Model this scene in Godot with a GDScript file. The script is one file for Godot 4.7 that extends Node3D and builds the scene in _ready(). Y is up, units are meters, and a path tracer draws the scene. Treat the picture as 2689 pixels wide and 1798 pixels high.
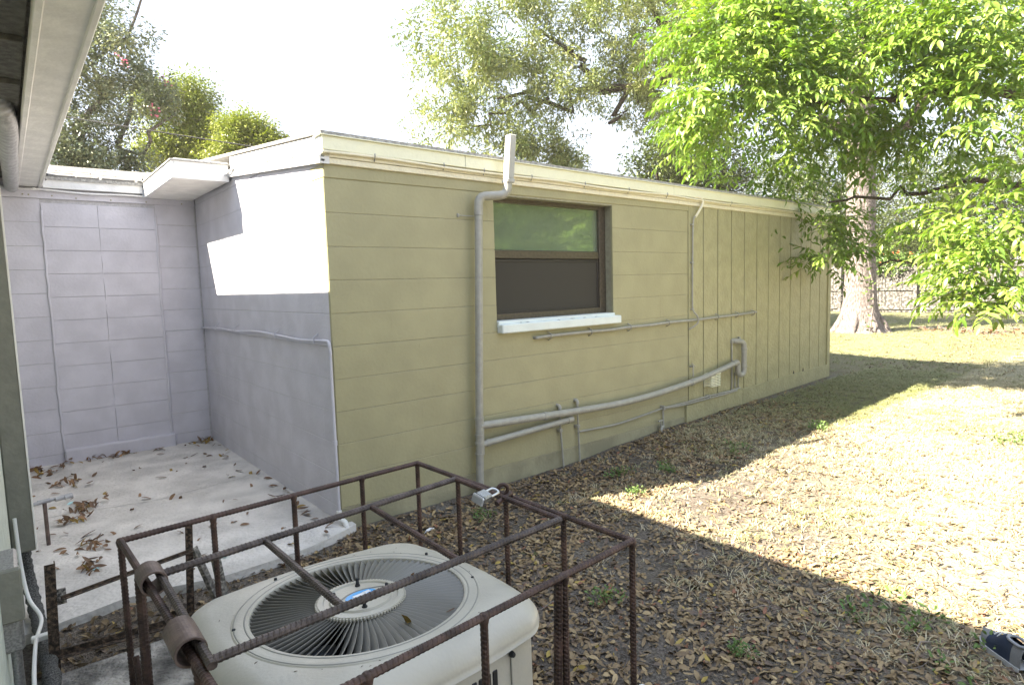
extends Node3D
# ------------------------------------------------------------------ helpers
var M := {}
var taken := {}
var rng := RandomNumberGenerator.new()
var mesh_cache := {}
var bump := FastNoiseLite.new()
var patch := FastNoiseLite.new()
const SUN := Vector3(1.0225, -1.0, 0.455)
const DEPTH := 3.12          # how far back the courtyard runs
const COURSE := 0.2032
const TOP := 2.13            # underside of the bond beam
const BLOCK := 0.4064

func lin(r: float, g: float, b: float) -> Color:
	return Color(r, g, b).linear_to_srgb()

func numbered(called: String, parent: Node) -> String:
	var key := str(parent.get_instance_id()) + called
	if not taken.has(key):
		taken[key] = 0
		return called
	taken[key] += 1
	return "%s_%03d" % [called, taken[key]]

func tag(o: Node, label: String, category := "", group := "", kind := "") -> void:
	if label != "": o.set_meta("label", label)
	if category != "": o.set_meta("category", category)
	if group != "": o.set_meta("group", group)
	if kind != "": o.set_meta("kind", kind)

func thing(called: String, label: String, category: String, at := Vector3.ZERO, group := "") -> Node3D:
	var o := Node3D.new()
	o.name = numbered(called, self)
	add_child(o, true)
	o.position = at
	tag(o, label, category, group)
	return o

func begin() -> SurfaceTool:
	var s := SurfaceTool.new()
	s.begin(Mesh.PRIMITIVE_TRIANGLES)
	s.set_smooth_group(-1)
	return s

func put(called: String, mesh: Mesh, m: Material, parent: Node, xf := Transform3D.IDENTITY) -> MeshInstance3D:
	var o := MeshInstance3D.new()
	o.name = numbered(called, parent)
	o.mesh = mesh
	o.material_override = m
	parent.add_child(o, true)
	o.transform = xf
	return o

func done(s: SurfaceTool) -> ArrayMesh:
	s.generate_normals()
	return s.commit()

func obj(called: String, s: SurfaceTool, m: Material, parent: Node) -> MeshInstance3D:
	return put(called, done(s), m, parent)

func tri(s: SurfaceTool, a: Vector3, b: Vector3, c: Vector3, out: Vector3) -> void:
	if (a - c).cross(a - b).dot(out) < 0.0:
		var t := b
		b = c
		c = t
	s.add_vertex(a)
	s.add_vertex(b)
	s.add_vertex(c)

func quad(s: SurfaceTool, a: Vector3, b: Vector3, c: Vector3, d: Vector3, out: Vector3) -> void:
	tri(s, a, b, c, out)
	tri(s, a, c, d, out)

# a box with chamfered edges
func box(s: SurfaceTool, lo: Vector3, hi: Vector3, bev := 0.003, xf := Transform3D.IDENTITY) -> void:
	var c := (lo + hi) * 0.5
	var h := (hi - lo).abs() * 0.5
	var b: float = min(bev, min(h.x, min(h.y, h.z)) * 0.9)
	s.set_smooth_group(-1)
	var P := func(x: int, y: int, z: int, ax: int) -> Vector3:
		var v := Vector3(x * h.x, y * h.y, z * h.z)
		if ax != 0: v.x -= x * b
		if ax != 1: v.y -= y * b
		if ax != 2: v.z -= z * b
		return xf * (c + v)
	for ax in 3:
		for sg in [-1, 1]:
			var n := Vector3.ZERO
			n[ax] = sg
			var q: Array[Vector3] = []
			for uv in [[-1, -1], [1, -1], [1, 1], [-1, 1]]:
				var k := [0, 0, 0]
				k[ax] = sg
				k[(ax + 1) % 3] = uv[0]
				k[(ax + 2) % 3] = uv[1]
				q.append(P.call(k[0], k[1], k[2], ax))
			quad(s, q[0], q[1], q[2], q[3], xf.basis * n)
	for ax in 3:                                     # edges that run along ax
		var a1 := (ax + 1) % 3
		var a2 := (ax + 2) % 3
		for s1 in [-1, 1]:
			for s2 in [-1, 1]:
				var k0 := [0, 0, 0]
				k0[a1] = s1
				k0[a2] = s2
				var n2 := Vector3.ZERO
				n2[a1] = s1
				n2[a2] = s2
				k0[ax] = -1
				var p0: Vector3 = P.call(k0[0], k0[1], k0[2], a1)
				var p1: Vector3 = P.call(k0[0], k0[1], k0[2], a2)
				k0[ax] = 1
				var p2: Vector3 = P.call(k0[0], k0[1], k0[2], a2)
				var p3: Vector3 = P.call(k0[0], k0[1], k0[2], a1)
				quad(s, p0, p1, p2, p3, xf.basis * n2)
	for x in [-1, 1]:
		for y in [-1, 1]:
			for z in [-1, 1]:
				tri(s, P.call(x, y, z, 0), P.call(x, y, z, 1), P.call(x, y, z, 2), xf.basis * Vector3(x, y, z))

func add_box(called: String, lo: Vector3, hi: Vector3, m: Material, parent: Node, bev := 0.003) -> MeshInstance3D:
	var s := begin()
	box(s, lo, hi, bev)
	return obj(called, s, m, parent)

# a swept round section; radii may be one number or one per point
func tube(s: SurfaceTool, pts: Array, radius, n := 12, caps := true, flat := 1.0) -> void:
	var cnt := pts.size()
	var rings: Array = []
	var up := Vector3.UP
	for i in cnt:
		var d: Vector3 = (pts[min(i + 1, cnt - 1)] - pts[max(i - 1, 0)]).normalized()
		if i == 0 and absf(d.dot(up)) > 0.95: up = Vector3.RIGHT
		var side := d.cross(up).normalized()
		up = side.cross(d).normalized()
		var r: float = radius[i] if radius is Array else radius
		var ring: Array[Vector3] = []
		for k in n:
			var a := TAU * k / n
			ring.append(pts[i] + (side * cos(a) + up * sin(a) * flat) * r)
		rings.append(ring)
	s.set_smooth_group(0)
	for i in cnt - 1:
		for k in n:
			var k2 := (k + 1) % n
			var o: Vector3 = (rings[i][k] + rings[i][k2]) * 0.5 - pts[i]
			quad(s, rings[i][k], rings[i][k2], rings[i + 1][k2], rings[i + 1][k], o)
	if caps:
		s.set_smooth_group(-1)
		for e in [0, cnt - 1]:
			var o2: Vector3 = pts[0] - pts[1] if e == 0 else pts[cnt - 1] - pts[cnt - 2]
			for k in n:
				tri(s, pts[e], rings[e][k], rings[e][(k + 1) % n], o2)

func add_tube(called: String, pts: Array, radius, m: Material, parent: Node, n := 12) -> MeshInstance3D:
	var s := begin()
	tube(s, pts, radius, n)
	return obj(called, s, m, parent)

# round off the corners of a path
func bend(pts: Array, r: float, steps := 6) -> Array:
	var out: Array = [pts[0]]
	for i in range(1, pts.size() - 1):
		var a: Vector3 = pts[i - 1]
		var b: Vector3 = pts[i]
		var c: Vector3 = pts[i + 1]
		var ra: float = min(r, (a - b).length() * 0.48)
		var rc: float = min(r, (c - b).length() * 0.48)
		var p := b + (a - b).normalized() * ra
		var q := b + (c - b).normalized() * rc
		for k in steps + 1:
			var t := float(k) / steps
			out.append(p.lerp(b, t).lerp(b.lerp(q, t), t))
	out.append(pts[-1])
	return out

# smooth curve through points
func curve(pts: Array, steps := 6) -> Array:
	var out: Array = []
	for i in pts.size() - 1:
		var p0: Vector3 = pts[max(i - 1, 0)]
		var p1: Vector3 = pts[i]
		var p2: Vector3 = pts[i + 1]
		var p3: Vector3 = pts[min(i + 2, pts.size() - 1)]
		for k in steps:
			out.append(p1.cubic_interpolate(p2, p0, p3, float(k) / steps))
	out.append(pts[-1])
	return out

# ribbed reinforcing bar: a helix of ribs on a round rod
func rebar(s: SurfaceTool, a: Vector3, b: Vector3, r := 0.0084, pitch := 0.0115) -> void:
	var d := b - a
	var length := d.length()
	d /= length
	var side := d.cross(Vector3.UP if absf(d.y) < 0.9 else Vector3.RIGHT).normalized()
	var up := side.cross(d)
	var n := 10
	var rows := int(ceil(length / (pitch / 4.0)))
	var rings: Array = []
	for i in rows + 1:
		var t := length * i / rows
		var ring: Array[Vector3] = []
		for k in n:
			var an := TAU * k / n
			var ph := fposmod(t / pitch + absf(sin(an)) * 0.55, 1.0)
			var h := 0.0012 if ph < 0.36 else 0.0
			if absf(cos(an)) > 0.97: h = 0.0011                # the long seams
			ring.append(a + d * t + (side * cos(an) + up * sin(an)) * (r + h))
		rings.append(ring)
	s.set_smooth_group(-1)
	for i in rows:
		for k in n:
			var k2 := (k + 1) % n
			quad(s, rings[i][k], rings[i][k2], rings[i + 1][k2], rings[i + 1][k], rings[i][k] + rings[i][k2] - (a + d * length * i / rows) * 2.0)
	for k in n:
		tri(s, a, rings[0][k], rings[0][(k + 1) % n], -d)
		tri(s, b, rings[rows][k], rings[rows][(k + 1) % n], d)

func add_rebar(called: String, a: Vector3, b: Vector3, m: Material, parent: Node, r := 0.0084) -> MeshInstance3D:
	var s := begin()
	rebar(s, a, b, r)
	return obj(called, s, m, parent)

# surface of revolution about local y
func lathe(s: SurfaceTool, prof: Array, n := 48, xf := Transform3D.IDENTITY, smooth := false) -> void:
	s.set_smooth_group(0 if smooth else -1)
	for i in prof.size() - 1:
		var p: Vector2 = prof[i]
		var q: Vector2 = prof[i + 1]
		var nn := Vector2(q.y - p.y, p.x - q.x)
		for k in n:
			var a := TAU * k / n
			var b := TAU * (k + 1) / n
			var v := func(w: Vector2, an: float) -> Vector3: return xf * Vector3(w.x * cos(an), w.y, w.x * sin(an))
			var am := (a + b) * 0.5
			var o := xf.basis * Vector3(nn.x * cos(am), nn.y, nn.x * sin(am))
			if p.x < 1e-5:
				tri(s, v.call(p, a), v.call(q, a), v.call(q, b), o)
			elif q.x < 1e-5:
				tri(s, v.call(p, a), v.call(q, a), v.call(p, b), o)
			else:
				quad(s, v.call(p, a), v.call(q, a), v.call(q, b), v.call(p, b), o)

# polygon (x, y) extruded along local z from z0 to z1
func prism(s: SurfaceTool, poly: PackedVector2Array, z0: float, z1: float, xf := Transform3D.IDENTITY) -> void:
	s.set_smooth_group(-1)
	var ix := Geometry2D.triangulate_polygon(poly)
	for i in range(0, ix.size(), 3):
		var a := poly[ix[i]]
		var b := poly[ix[i + 1]]
		var c := poly[ix[i + 2]]
		tri(s, xf * Vector3(a.x, a.y, z1), xf * Vector3(b.x, b.y, z1), xf * Vector3(c.x, c.y, z1), xf.basis.z * signf(z1 - z0))
		tri(s, xf * Vector3(a.x, a.y, z0), xf * Vector3(b.x, b.y, z0), xf * Vector3(c.x, c.y, z0), -xf.basis.z * signf(z1 - z0))
	var cw := 1.0 if not Geometry2D.is_polygon_clockwise(poly) else -1.0
	for i in poly.size():
		var a := poly[i]
		var b := poly[(i + 1) % poly.size()]
		var o := Vector3(b.y - a.y, a.x - b.x, 0) * cw
		quad(s, xf * Vector3(a.x, a.y, z0), xf * Vector3(b.x, b.y, z0), xf * Vector3(b.x, b.y, z1), xf * Vector3(a.x, a.y, z1), xf.basis * o)

# ------------------------------------------------------------------ materials
func noise(freq: float, octaves := 4, seed_ := 1, kind := FastNoiseLite.TYPE_SIMPLEX_SMOOTH) -> FastNoiseLite:
	var f := FastNoiseLite.new()
	f.noise_type = kind
	f.frequency = freq
	f.fractal_octaves = octaves
	f.seed = seed_
	return f

func tex(f: FastNoiseLite, size := 512, ramp: Array = [], bumpy := 0.0) -> NoiseTexture2D:
	var t := NoiseTexture2D.new()
	t.width = size
	t.height = size
	t.seamless = true
	t.noise = f
	if bumpy > 0.0:
		t.as_normal_map = true
		t.bump_strength = bumpy
	elif ramp.size():
		var g := Gradient.new()
		var off := PackedFloat32Array()
		var col := PackedColorArray()
		for e in ramp:
			off.append(e[0])
			col.append(e[1])
		g.offsets = off
		g.colors = col
		t.color_ramp = g
	return t

func mat(col: Color, rough := 0.7, metal := 0.0) -> StandardMaterial3D:
	var m := StandardMaterial3D.new()
	m.albedo_color = col
	m.roughness = rough
	m.metallic = metal
	return m

# tint a material with a mottled texture and give it fine relief
func mottle(m: StandardMaterial3D, lo: float, freq: float, scale: float, nfreq: float, nstr: float, seed_ := 1) -> StandardMaterial3D:
	m.albedo_texture = tex(noise(freq, 5, seed_), 512, [[0.25, Color(lo, lo, lo)], [0.75, Color(1, 1, 1)]])
	m.uv1_triplanar = true
	m.uv1_world_triplanar = true
	m.uv1_scale = Vector3.ONE * scale
	if nstr > 0.0:
		m.normal_enabled = true
		m.normal_texture = tex(noise(nfreq, 4, seed_ + 7), 512, [], nstr)
		m.normal_scale = 1.0
	return m

func leaf_mat(rough: float, back: Color) -> StandardMaterial3D:
	var m := mat(Color(1, 1, 1), rough)
	m.vertex_color_use_as_albedo = true
	m.cull_mode = BaseMaterial3D.CULL_DISABLED
	if back.v > 0.0:
		m.backlight_enabled = true
		m.backlight = back
	return m

func make_materials() -> void:
	M.wall = mottle(mat(lin(0.36, 0.335, 0.198), 0.55), 0.96, 0.01, 0.5, 0.12, 0.35, 3)  # warm bounce from the sunlit yard is put into this paint colour
	M.wall_lifted_shade = mottle(mat(lin(0.56, 0.55, 0.61), 0.55), 0.95, 0.012, 0.5, 0.12, 0.35, 5)  # same paint as the long wall, with courtyard skylight put into its colour
	M.wall_base = mottle(mat(lin(0.335, 0.312, 0.20), 0.65), 0.86, 0.012, 0.45, 0.12, 0.5, 4)
	M.sill = mottle(mat(lin(0.74, 0.80, 0.78), 0.45), 0.97, 0.01, 0.9, 0.05, 0.6, 6)
	M.leader = mottle(mat(lin(0.42, 0.41, 0.37), 0.45), 0.94, 0.01, 0.8, 0.04, 0.6, 7)
	M.mortar_lifted_shade = mottle(mat(lin(0.47, 0.465, 0.49), 0.7), 0.92, 0.03, 1.2, 0.1, 1.0, 8)  # mortar with the same courtyard skylight put into its colour
	M.mortar = mottle(mat(lin(0.35, 0.33, 0.23), 0.7), 0.92, 0.03, 1.2, 0.1, 3.0, 9)
	M.siding = mottle(mat(lin(0.385, 0.358, 0.205), 0.5), 0.94, 0.012, 0.8, 0.05, 2.0, 13)
	M.cream = mottle(mat(lin(0.80, 0.79, 0.60), 0.4), 0.985, 0.008, 0.6, 0.03, 1.0, 17)
	M.trim = mottle(mat(lin(0.79, 0.74, 0.57), 0.5), 0.98, 0.012, 0.9, 0.05, 2.0, 19)
	M.white = mottle(mat(lin(0.74, 0.74, 0.74), 0.45), 0.94, 0.01, 0.8, 0.04, 1.0, 21)
	M.soffit = mottle(mat(lin(0.82, 0.80, 0.76), 0.6), 0.95, 0.012, 0.8, 0.06, 0.6, 23)
	M.vent = mottle(mat(lin(0.16, 0.15, 0.135), 0.8), 0.75, 0.02, 2.0, 0.1, 2.0, 25)
	M.duct = mottle(mat(lin(0.42, 0.42, 0.43), 0.45), 0.85, 0.02, 1.5, 0.06, 2.0, 27)
	M.pipe = mottle(mat(lin(0.37, 0.36, 0.315), 0.4), 0.92, 0.02, 1.5, 0.06, 1.0, 29)
	M.cabinet = mottle(mat(lin(0.20, 0.20, 0.165), 0.45), 0.94, 0.02, 1.2, 0.05, 1.0, 31)
	M.housewall = mottle(mat(lin(0.58, 0.62, 0.54), 0.6), 0.93, 0.02, 1.0, 0.05, 2.0, 33)
	M.shingle = mottle(mat(lin(0.30, 0.29, 0.28), 0.9), 0.6, 0.15, 2.0, 0.2, 4.0, 35)
	M.roofing = mottle(mat(lin(0.45, 0.44, 0.42), 0.85), 0.8, 0.05, 1.0, 0.1, 3.0, 37)
	M.bronze = mottle(mat(lin(0.105, 0.085, 0.06), 0.4, 0.3), 0.85, 0.03, 2.0, 0.05, 0.5, 39)
	M.bronze_dark = mat(lin(0.035, 0.03, 0.026), 0.5, 0.2)
	M.screen = mottle(mat(lin(0.042, 0.037, 0.028), 0.75), 0.85, 0.3, 6.0, 0.4, 1.0, 41)
	M.blind = mottle(mat(lin(0.05, 0.055, 0.042), 0.8), 0.85, 0.01, 1.0, 0.03, 0.5, 43)
	var g := mat(Color(0.60, 0.67, 0.56, 0.24), 0.05)
	g.transparency = BaseMaterial3D.TRANSPARENCY_ALPHA
	g.metallic_specular = 1.0
	g.metallic = 0.3
	M.glass = g
	M.concrete = mottle(mat(lin(0.64, 0.615, 0.58), 0.85), 0.88, 0.012, 0.4, 0.15, 1.2, 45)
	M.pad = mottle(mat(lin(0.36, 0.34, 0.31), 0.9), 0.4, 0.01, 0.8, 0.12, 4.0, 47)
	M.rust = mottle(mat(lin(0.105, 0.062, 0.05), 0.55, 0.3), 0.6, 0.015, 1.5, 0.15, 0.8, 49)
	M.rust_grey = mottle(mat(lin(0.125, 0.098, 0.088), 0.48, 0.45), 0.65, 0.015, 1.5, 0.15, 0.8, 51)
	M.iron = mottle(mat(lin(0.14, 0.095, 0.065), 0.75, 0.2), 0.4, 0.03, 3.0, 0.1, 3.0, 53)
	M.iron_pale = mottle(mat(lin(0.42, 0.39, 0.35), 0.7, 0.1), 0.4, 0.03, 3.0, 0.1, 3.0, 55)
	M.steel = mat(lin(0.55, 0.56, 0.58), 0.28, 0.9)
	M.steel_dull = mottle(mat(lin(0.42, 0.42, 0.42), 0.4, 0.8), 0.8, 0.05, 5.0, 0.1, 1.0, 57)
	M.unit = mottle(mat(lin(0.51, 0.485, 0.415), 0.36), 0.93, 0.012, 0.7, 0.25, 0.2, 59)
	M.unit_dark = mat(lin(0.28, 0.275, 0.245), 0.45)
	M.fin = mat(lin(0.19, 0.185, 0.165), 0.4)
	M.black = mat(lin(0.012, 0.012, 0.013), 0.6)
	M.blade = mat(lin(0.16, 0.17, 0.2), 0.4, 0.5)
	M.badge = mat(lin(0.10, 0.42, 0.85), 0.25)
	M.badge_white = mat(lin(0.85, 0.88, 0.9), 0.25)
	M.bolt = mat(lin(0.03, 0.033, 0.036), 0.5, 0.4)
	M.wire = mat(lin(0.012, 0.012, 0.014), 0.8)
	M.pvc = mat(lin(0.72, 0.72, 0.7), 0.4)
	M.foam = mottle(mat(lin(0.17, 0.17, 0.165), 0.9), 0.25, 0.06, 4.0, 0.2, 4.0, 61)
	M.bark = mottle(mat(lin(0.27, 0.225, 0.215), 0.95), 0.45, 0.03, 0.6, 0.06, 6.0, 63)
	M.bark.uv1_scale = Vector3(2.2, 0.5, 2.2)
	M.bark_dark = mottle(mat(lin(0.085, 0.06, 0.045), 0.95), 0.5, 0.05, 1.5, 0.1, 4.0, 65)
	M.fence = mottle(mat(lin(0.21, 0.195, 0.18), 0.85), 0.5, 0.02, 0.8, 0.06, 3.0, 67)
	M.leaf_near = leaf_mat(0.38, lin(0.56, 0.68, 0.15))
	M.leaf_oak = leaf_mat(0.42, lin(0.30, 0.36, 0.12))
	M.leaf_dark = leaf_mat(0.38, lin(0.14, 0.18, 0.08))
	M.dead = leaf_mat(0.7, Color(0, 0, 0))
	M.grass = leaf_mat(0.6, lin(0.08, 0.10, 0.02))
	M.soil = mat(Color(1, 1, 1), 0.95)
	M.soil.vertex_color_use_as_albedo = true
	M.soil.albedo_texture = tex(noise(0.06, 5, 71), 512, [[0.2, Color(0.62, 0.6, 0.58)], [0.5, Color(0.86, 0.85, 0.84)], [0.8, Color(1, 1, 1)]])
	M.soil.uv1_triplanar = true
	M.soil.uv1_world_triplanar = true
	M.soil.uv1_scale = Vector3.ONE * 1.7
	M.soil.normal_enabled = true
	M.soil.normal_texture = tex(noise(0.12, 5, 73), 512, [], 6.0)
	M.paper = mat(lin(0.45, 0.72, 0.75), 0.7)
	M.paper_white = mat(lin(0.75, 0.76, 0.78), 0.7)
	M.petal = leaf_mat(0.6, lin(0.3, 0.05, 0.1))

# ------------------------------------------------------------------ ground
func ground_y(x: float, z: float) -> float:
	var h := -0.045
	if x > 1.9: h += clampf((x - 1.9) * 0.06, 0.0, 0.078)
	if x > 3.2: h += clampf((x - 3.2) * 0.027, 0.0, 0.097)
	var n := bump.get_noise_2d(x * 4.0, z * 4.0) * 0.012 + bump.get_noise_2d(x * 17.0, z * 17.0) * 0.006
	if x > 9.0: n += bump.get_noise_2d(x * 0.6, z * 0.6) * 0.05
	return h + n

func make_ground() -> void:
	var xs: Array[float] = []
	var zs: Array[float] = []
	var v := -90.0
	while v < 220.0:
		xs.append(v)
		if v >= -1.72 and v < 6.5: v += 0.055
		elif v >= 6.5 and v < 16.0: v += 0.16
		elif v >= 16.0: v += 0.5 + (v - 16.0) * 0.25
		else: v = minf(v + 0.5 + absf(v + 1.72) * 0.3, -1.72)
	v = -220.0
	while v < 160.0:
		zs.append(v)
		if v >= -4.0 and v < 0.0: v += 0.15
		elif v >= 0.0 and v < 4.2: v += 0.055
		elif v >= 4.2: v += 0.3 + (v - 4.2) * 0.3
		else: v = minf(v + 0.3 + absf(v + 4.0) * 0.25, -4.0)
	var s := begin()
	s.set_smooth_group(0)
	var nx := xs.size()
	for z in zs:
		for x in xs:
			var a := patch.get_noise_2d(x * 1.1, z * 1.1) * 0.5 + 0.5
			var b := patch.get_noise_2d(x * 5.0 + 40.0, z * 5.0) * 0.5 + 0.5
			var c := Vector3(0.12, 0.10, 0.082).lerp(Vector3(0.21, 0.185, 0.155), a * b * 1.6)     # bare sandy soil
			var straw := Vector3(0.50, 0.44, 0.33).lerp(Vector3(0.42, 0.38, 0.24), b)
			var w := clampf((z - 1.0) * 0.5 + (x - 1.6) * 0.28 - 0.25 + (a - 0.5) * 0.9, 0.0, 1.0)
			if x < 1.2: w *= clampf((x - 0.2), 0.0, 1.0)
			if x > 7.0: straw = straw.lerp(Vector3(0.36, 0.37, 0.17), clampf((x - 7.0) * 0.2, 0.0, 0.6))
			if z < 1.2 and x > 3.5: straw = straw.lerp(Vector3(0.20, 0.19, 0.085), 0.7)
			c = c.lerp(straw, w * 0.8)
			if z < 0.9 and z > 0.0 and x < 7.2 and x > 0.4:                 # the pale gritty drip line at the wall foot
				c = c.lerp(Vector3(0.22, 0.21, 0.195), clampf(1.0 - absf(z - 0.12) / 0.16, 0.0, 1.0) * b * 1.3)
			s.set_color(Color(c.x, c.y, c.z))
			s.add_vertex(Vector3(x, ground_y(x, z), z))
	for j in zs.size() - 1:
		for i in nx - 1:
			var k := j * nx + i
			for q in [k, k + 1, k + nx + 1, k, k + nx + 1, k + nx]: s.add_index(q)
	s.generate_normals()
	var g := put("ground", s.commit(), M.soil, self)
	tag(g, "sandy ground of the yard with thin straw coloured grass", "", "", "structure")

	# patio slab
	var p := begin()
	var edge := [Vector2(0.06, 0.06), Vector2(-0.071, 0.123), Vector2(-0.26, 0.19), Vector2(-0.447, 0.222), Vector2(-0.62, 0.232), Vector2(-0.768, 0.237), Vector2(-1.0, 0.18), Vector2(-1.2, 0.15), Vector2(-1.35, 0.19), Vector2(-1.59, 0.23)]
	var poly := PackedVector2Array()
	for e in edge: poly.append(Vector2(e.x, -e.y))
	poly.append(Vector2(-1.59, DEPTH + 0.1))
	poly.append(Vector2(0.06, DEPTH + 0.1))
	prism(p, poly, -0.12, 0.0, Transform3D(Basis(Vector3.RIGHT, Vector3.FORWARD, Vector3.UP), Vector3.ZERO))
	var sl := obj("patio_slab", p, M.concrete, self)
	tag(sl, "pale concrete slab that floors the small courtyard", "", "", "structure")
	# hairline crack: a thin recess filled with dirt, laid as a fine ribbon
	var ck := begin()
	var cp := curve([Vector3(-1.5, 0, -1.5), Vector3(-1.162, 0, -1.454), Vector3(-0.95, 0, -1.40), Vector3(-0.793, 0, -1.366), Vector3(-0.6, 0, -1.405), Vector3(-0.446, 0, -1.428), Vector3(-0.2, 0, -1.48), Vector3(-0.02, 0, -1.55)], 8)
	for i in cp.size() - 1:
		var wob := Vector3(0, 0, bump.get_noise_1d(i * 30.0) * 0.025)
		var wob2 := Vector3(0, 0, bump.get_noise_1d((i + 1) * 30.0) * 0.025)
		var e := Vector3(0, 0, 0.0022)
		quad(ck, cp[i] + wob - e + Vector3.UP * 0.002, cp[i] + wob + e + Vector3.UP * 0.002, cp[i + 1] + wob2 + e + Vector3.UP * 0.002, cp[i + 1] + wob2 - e + Vector3.UP * 0.002, Vector3.UP)
	obj("crack", ck, M.cabinet, sl)
	# slab under the condenser
	var pd := begin()
	box(pd, Vector3(-1.56, -0.13, 0.67), Vector3(-0.43, 0.0, 2.75), 0.012)
	var pad := obj("condenser_pad", pd, M.pad, self)
	tag(pad, "stained concrete pad under the condenser unit", "", "", "structure")

# ------------------------------------------------------------------ block walls
func block_mesh(w: float, h: float) -> Mesh:
	var key := "b%d_%d" % [roundi(w * 1000), roundi(h * 1000)]
	if mesh_cache.has(key): return mesh_cache[key]
	var s := begin()
	var cx := 0.0
	var cy := 0.0024
	var f := [Vector3(cx, cy, 0), Vector3(w - cx, cy, 0), Vector3(w - cx, h - cy, 0), Vector3(cx, h - cy, 0)]
	var b := [Vector3(0, 0, -cy), Vector3(w, 0, -cy), Vector3(w, h, -cy), Vector3(0, h, -cy)]
	var e := [Vector3(0, 0, -0.022), Vector3(w, 0, -0.022), Vector3(w, h, -0.022), Vector3(0, h, -0.022)]
	quad(s, f[0], f[1], f[2], f[3], Vector3.BACK)
	var outs := [Vector3.DOWN, Vector3.RIGHT, Vector3.UP, Vector3.LEFT]
	for i in 4:
		var j := (i + 1) % 4
		quad(s, f[i], f[j], b[j], b[i], outs[i] + Vector3.BACK)
		quad(s, b[i], b[j], e[j], e[i], outs[i])
	mesh_cache[key] = done(s)
	return mesh_cache[key]

func lay(parent: Node, xf: Transform3D, x0: float, x1: float, y0: float, y1: float, hole: Rect2, m: Material) -> void:
	var r := Rect2(x0, y0, x1 - x0, y1 - y0)
	var parts: Array[Rect2] = []
	if hole.has_area() and r.intersects(hole):
		if r.position.x < hole.position.x: parts.append(Rect2(x0, y0, hole.position.x - x0, y1 - y0))
		if r.end.x > hole.end.x: parts.append(Rect2(hole.end.x, y0, x1 - hole.end.x, y1 - y0))
		var lx := maxf(x0, hole.position.x)
		var rx := minf(x1, hole.end.x)
		if y0 < hole.position.y: parts.append(Rect2(lx, y0, rx - lx, hole.position.y - y0))
		if y1 > hole.end.y: parts.append(Rect2(lx, hole.end.y, rx - lx, y1 - hole.end.y))
	else:
		parts.append(r)
	for q in parts:
		if q.size.x < 0.02 or q.size.y < 0.02: continue
		var t := xf * Transform3D(Basis.IDENTITY, Vector3(q.position.x, q.position.y, rng.randf_range(-0.0005, 0.0005)))
		put("block", block_mesh(q.size.x, q.size.y), m, parent, t)

func block_wall(parent: Node, xf: Transform3D, length: float, top: float, rows: int, start: float, hole: Rect2, m: Material, cut = null) -> void:
	for k in rows:
		var y1 := top - COURSE * k
		var y0 := y1 - COURSE
		var x := start - (BLOCK * 0.5 if k % 2 else 0.0)
		while x < length - 0.01:
			var a := maxf(x, 0.0)
			var b := minf(x + BLOCK, length)
			var yt := y1
			if cut != null: yt = minf(y1, cut.call((a + b) * 0.5))
			if b - a > 0.02 and yt - y0 > 0.03:
				lay(parent, xf, a, b, y0 + 0.0016, yt - 0.0016, hole, M.wall_base if m == M.wall and k >= 10 else m)
			x += BLOCK

func rake_y(z: float) -> float:            # underside of the sloping roof trim along the end wall
	return 2.212 - z * 0.107

func eave_y(x: float) -> float:            # the wing's eave drops a little towards its far end
	return -0.0075 * x

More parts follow.
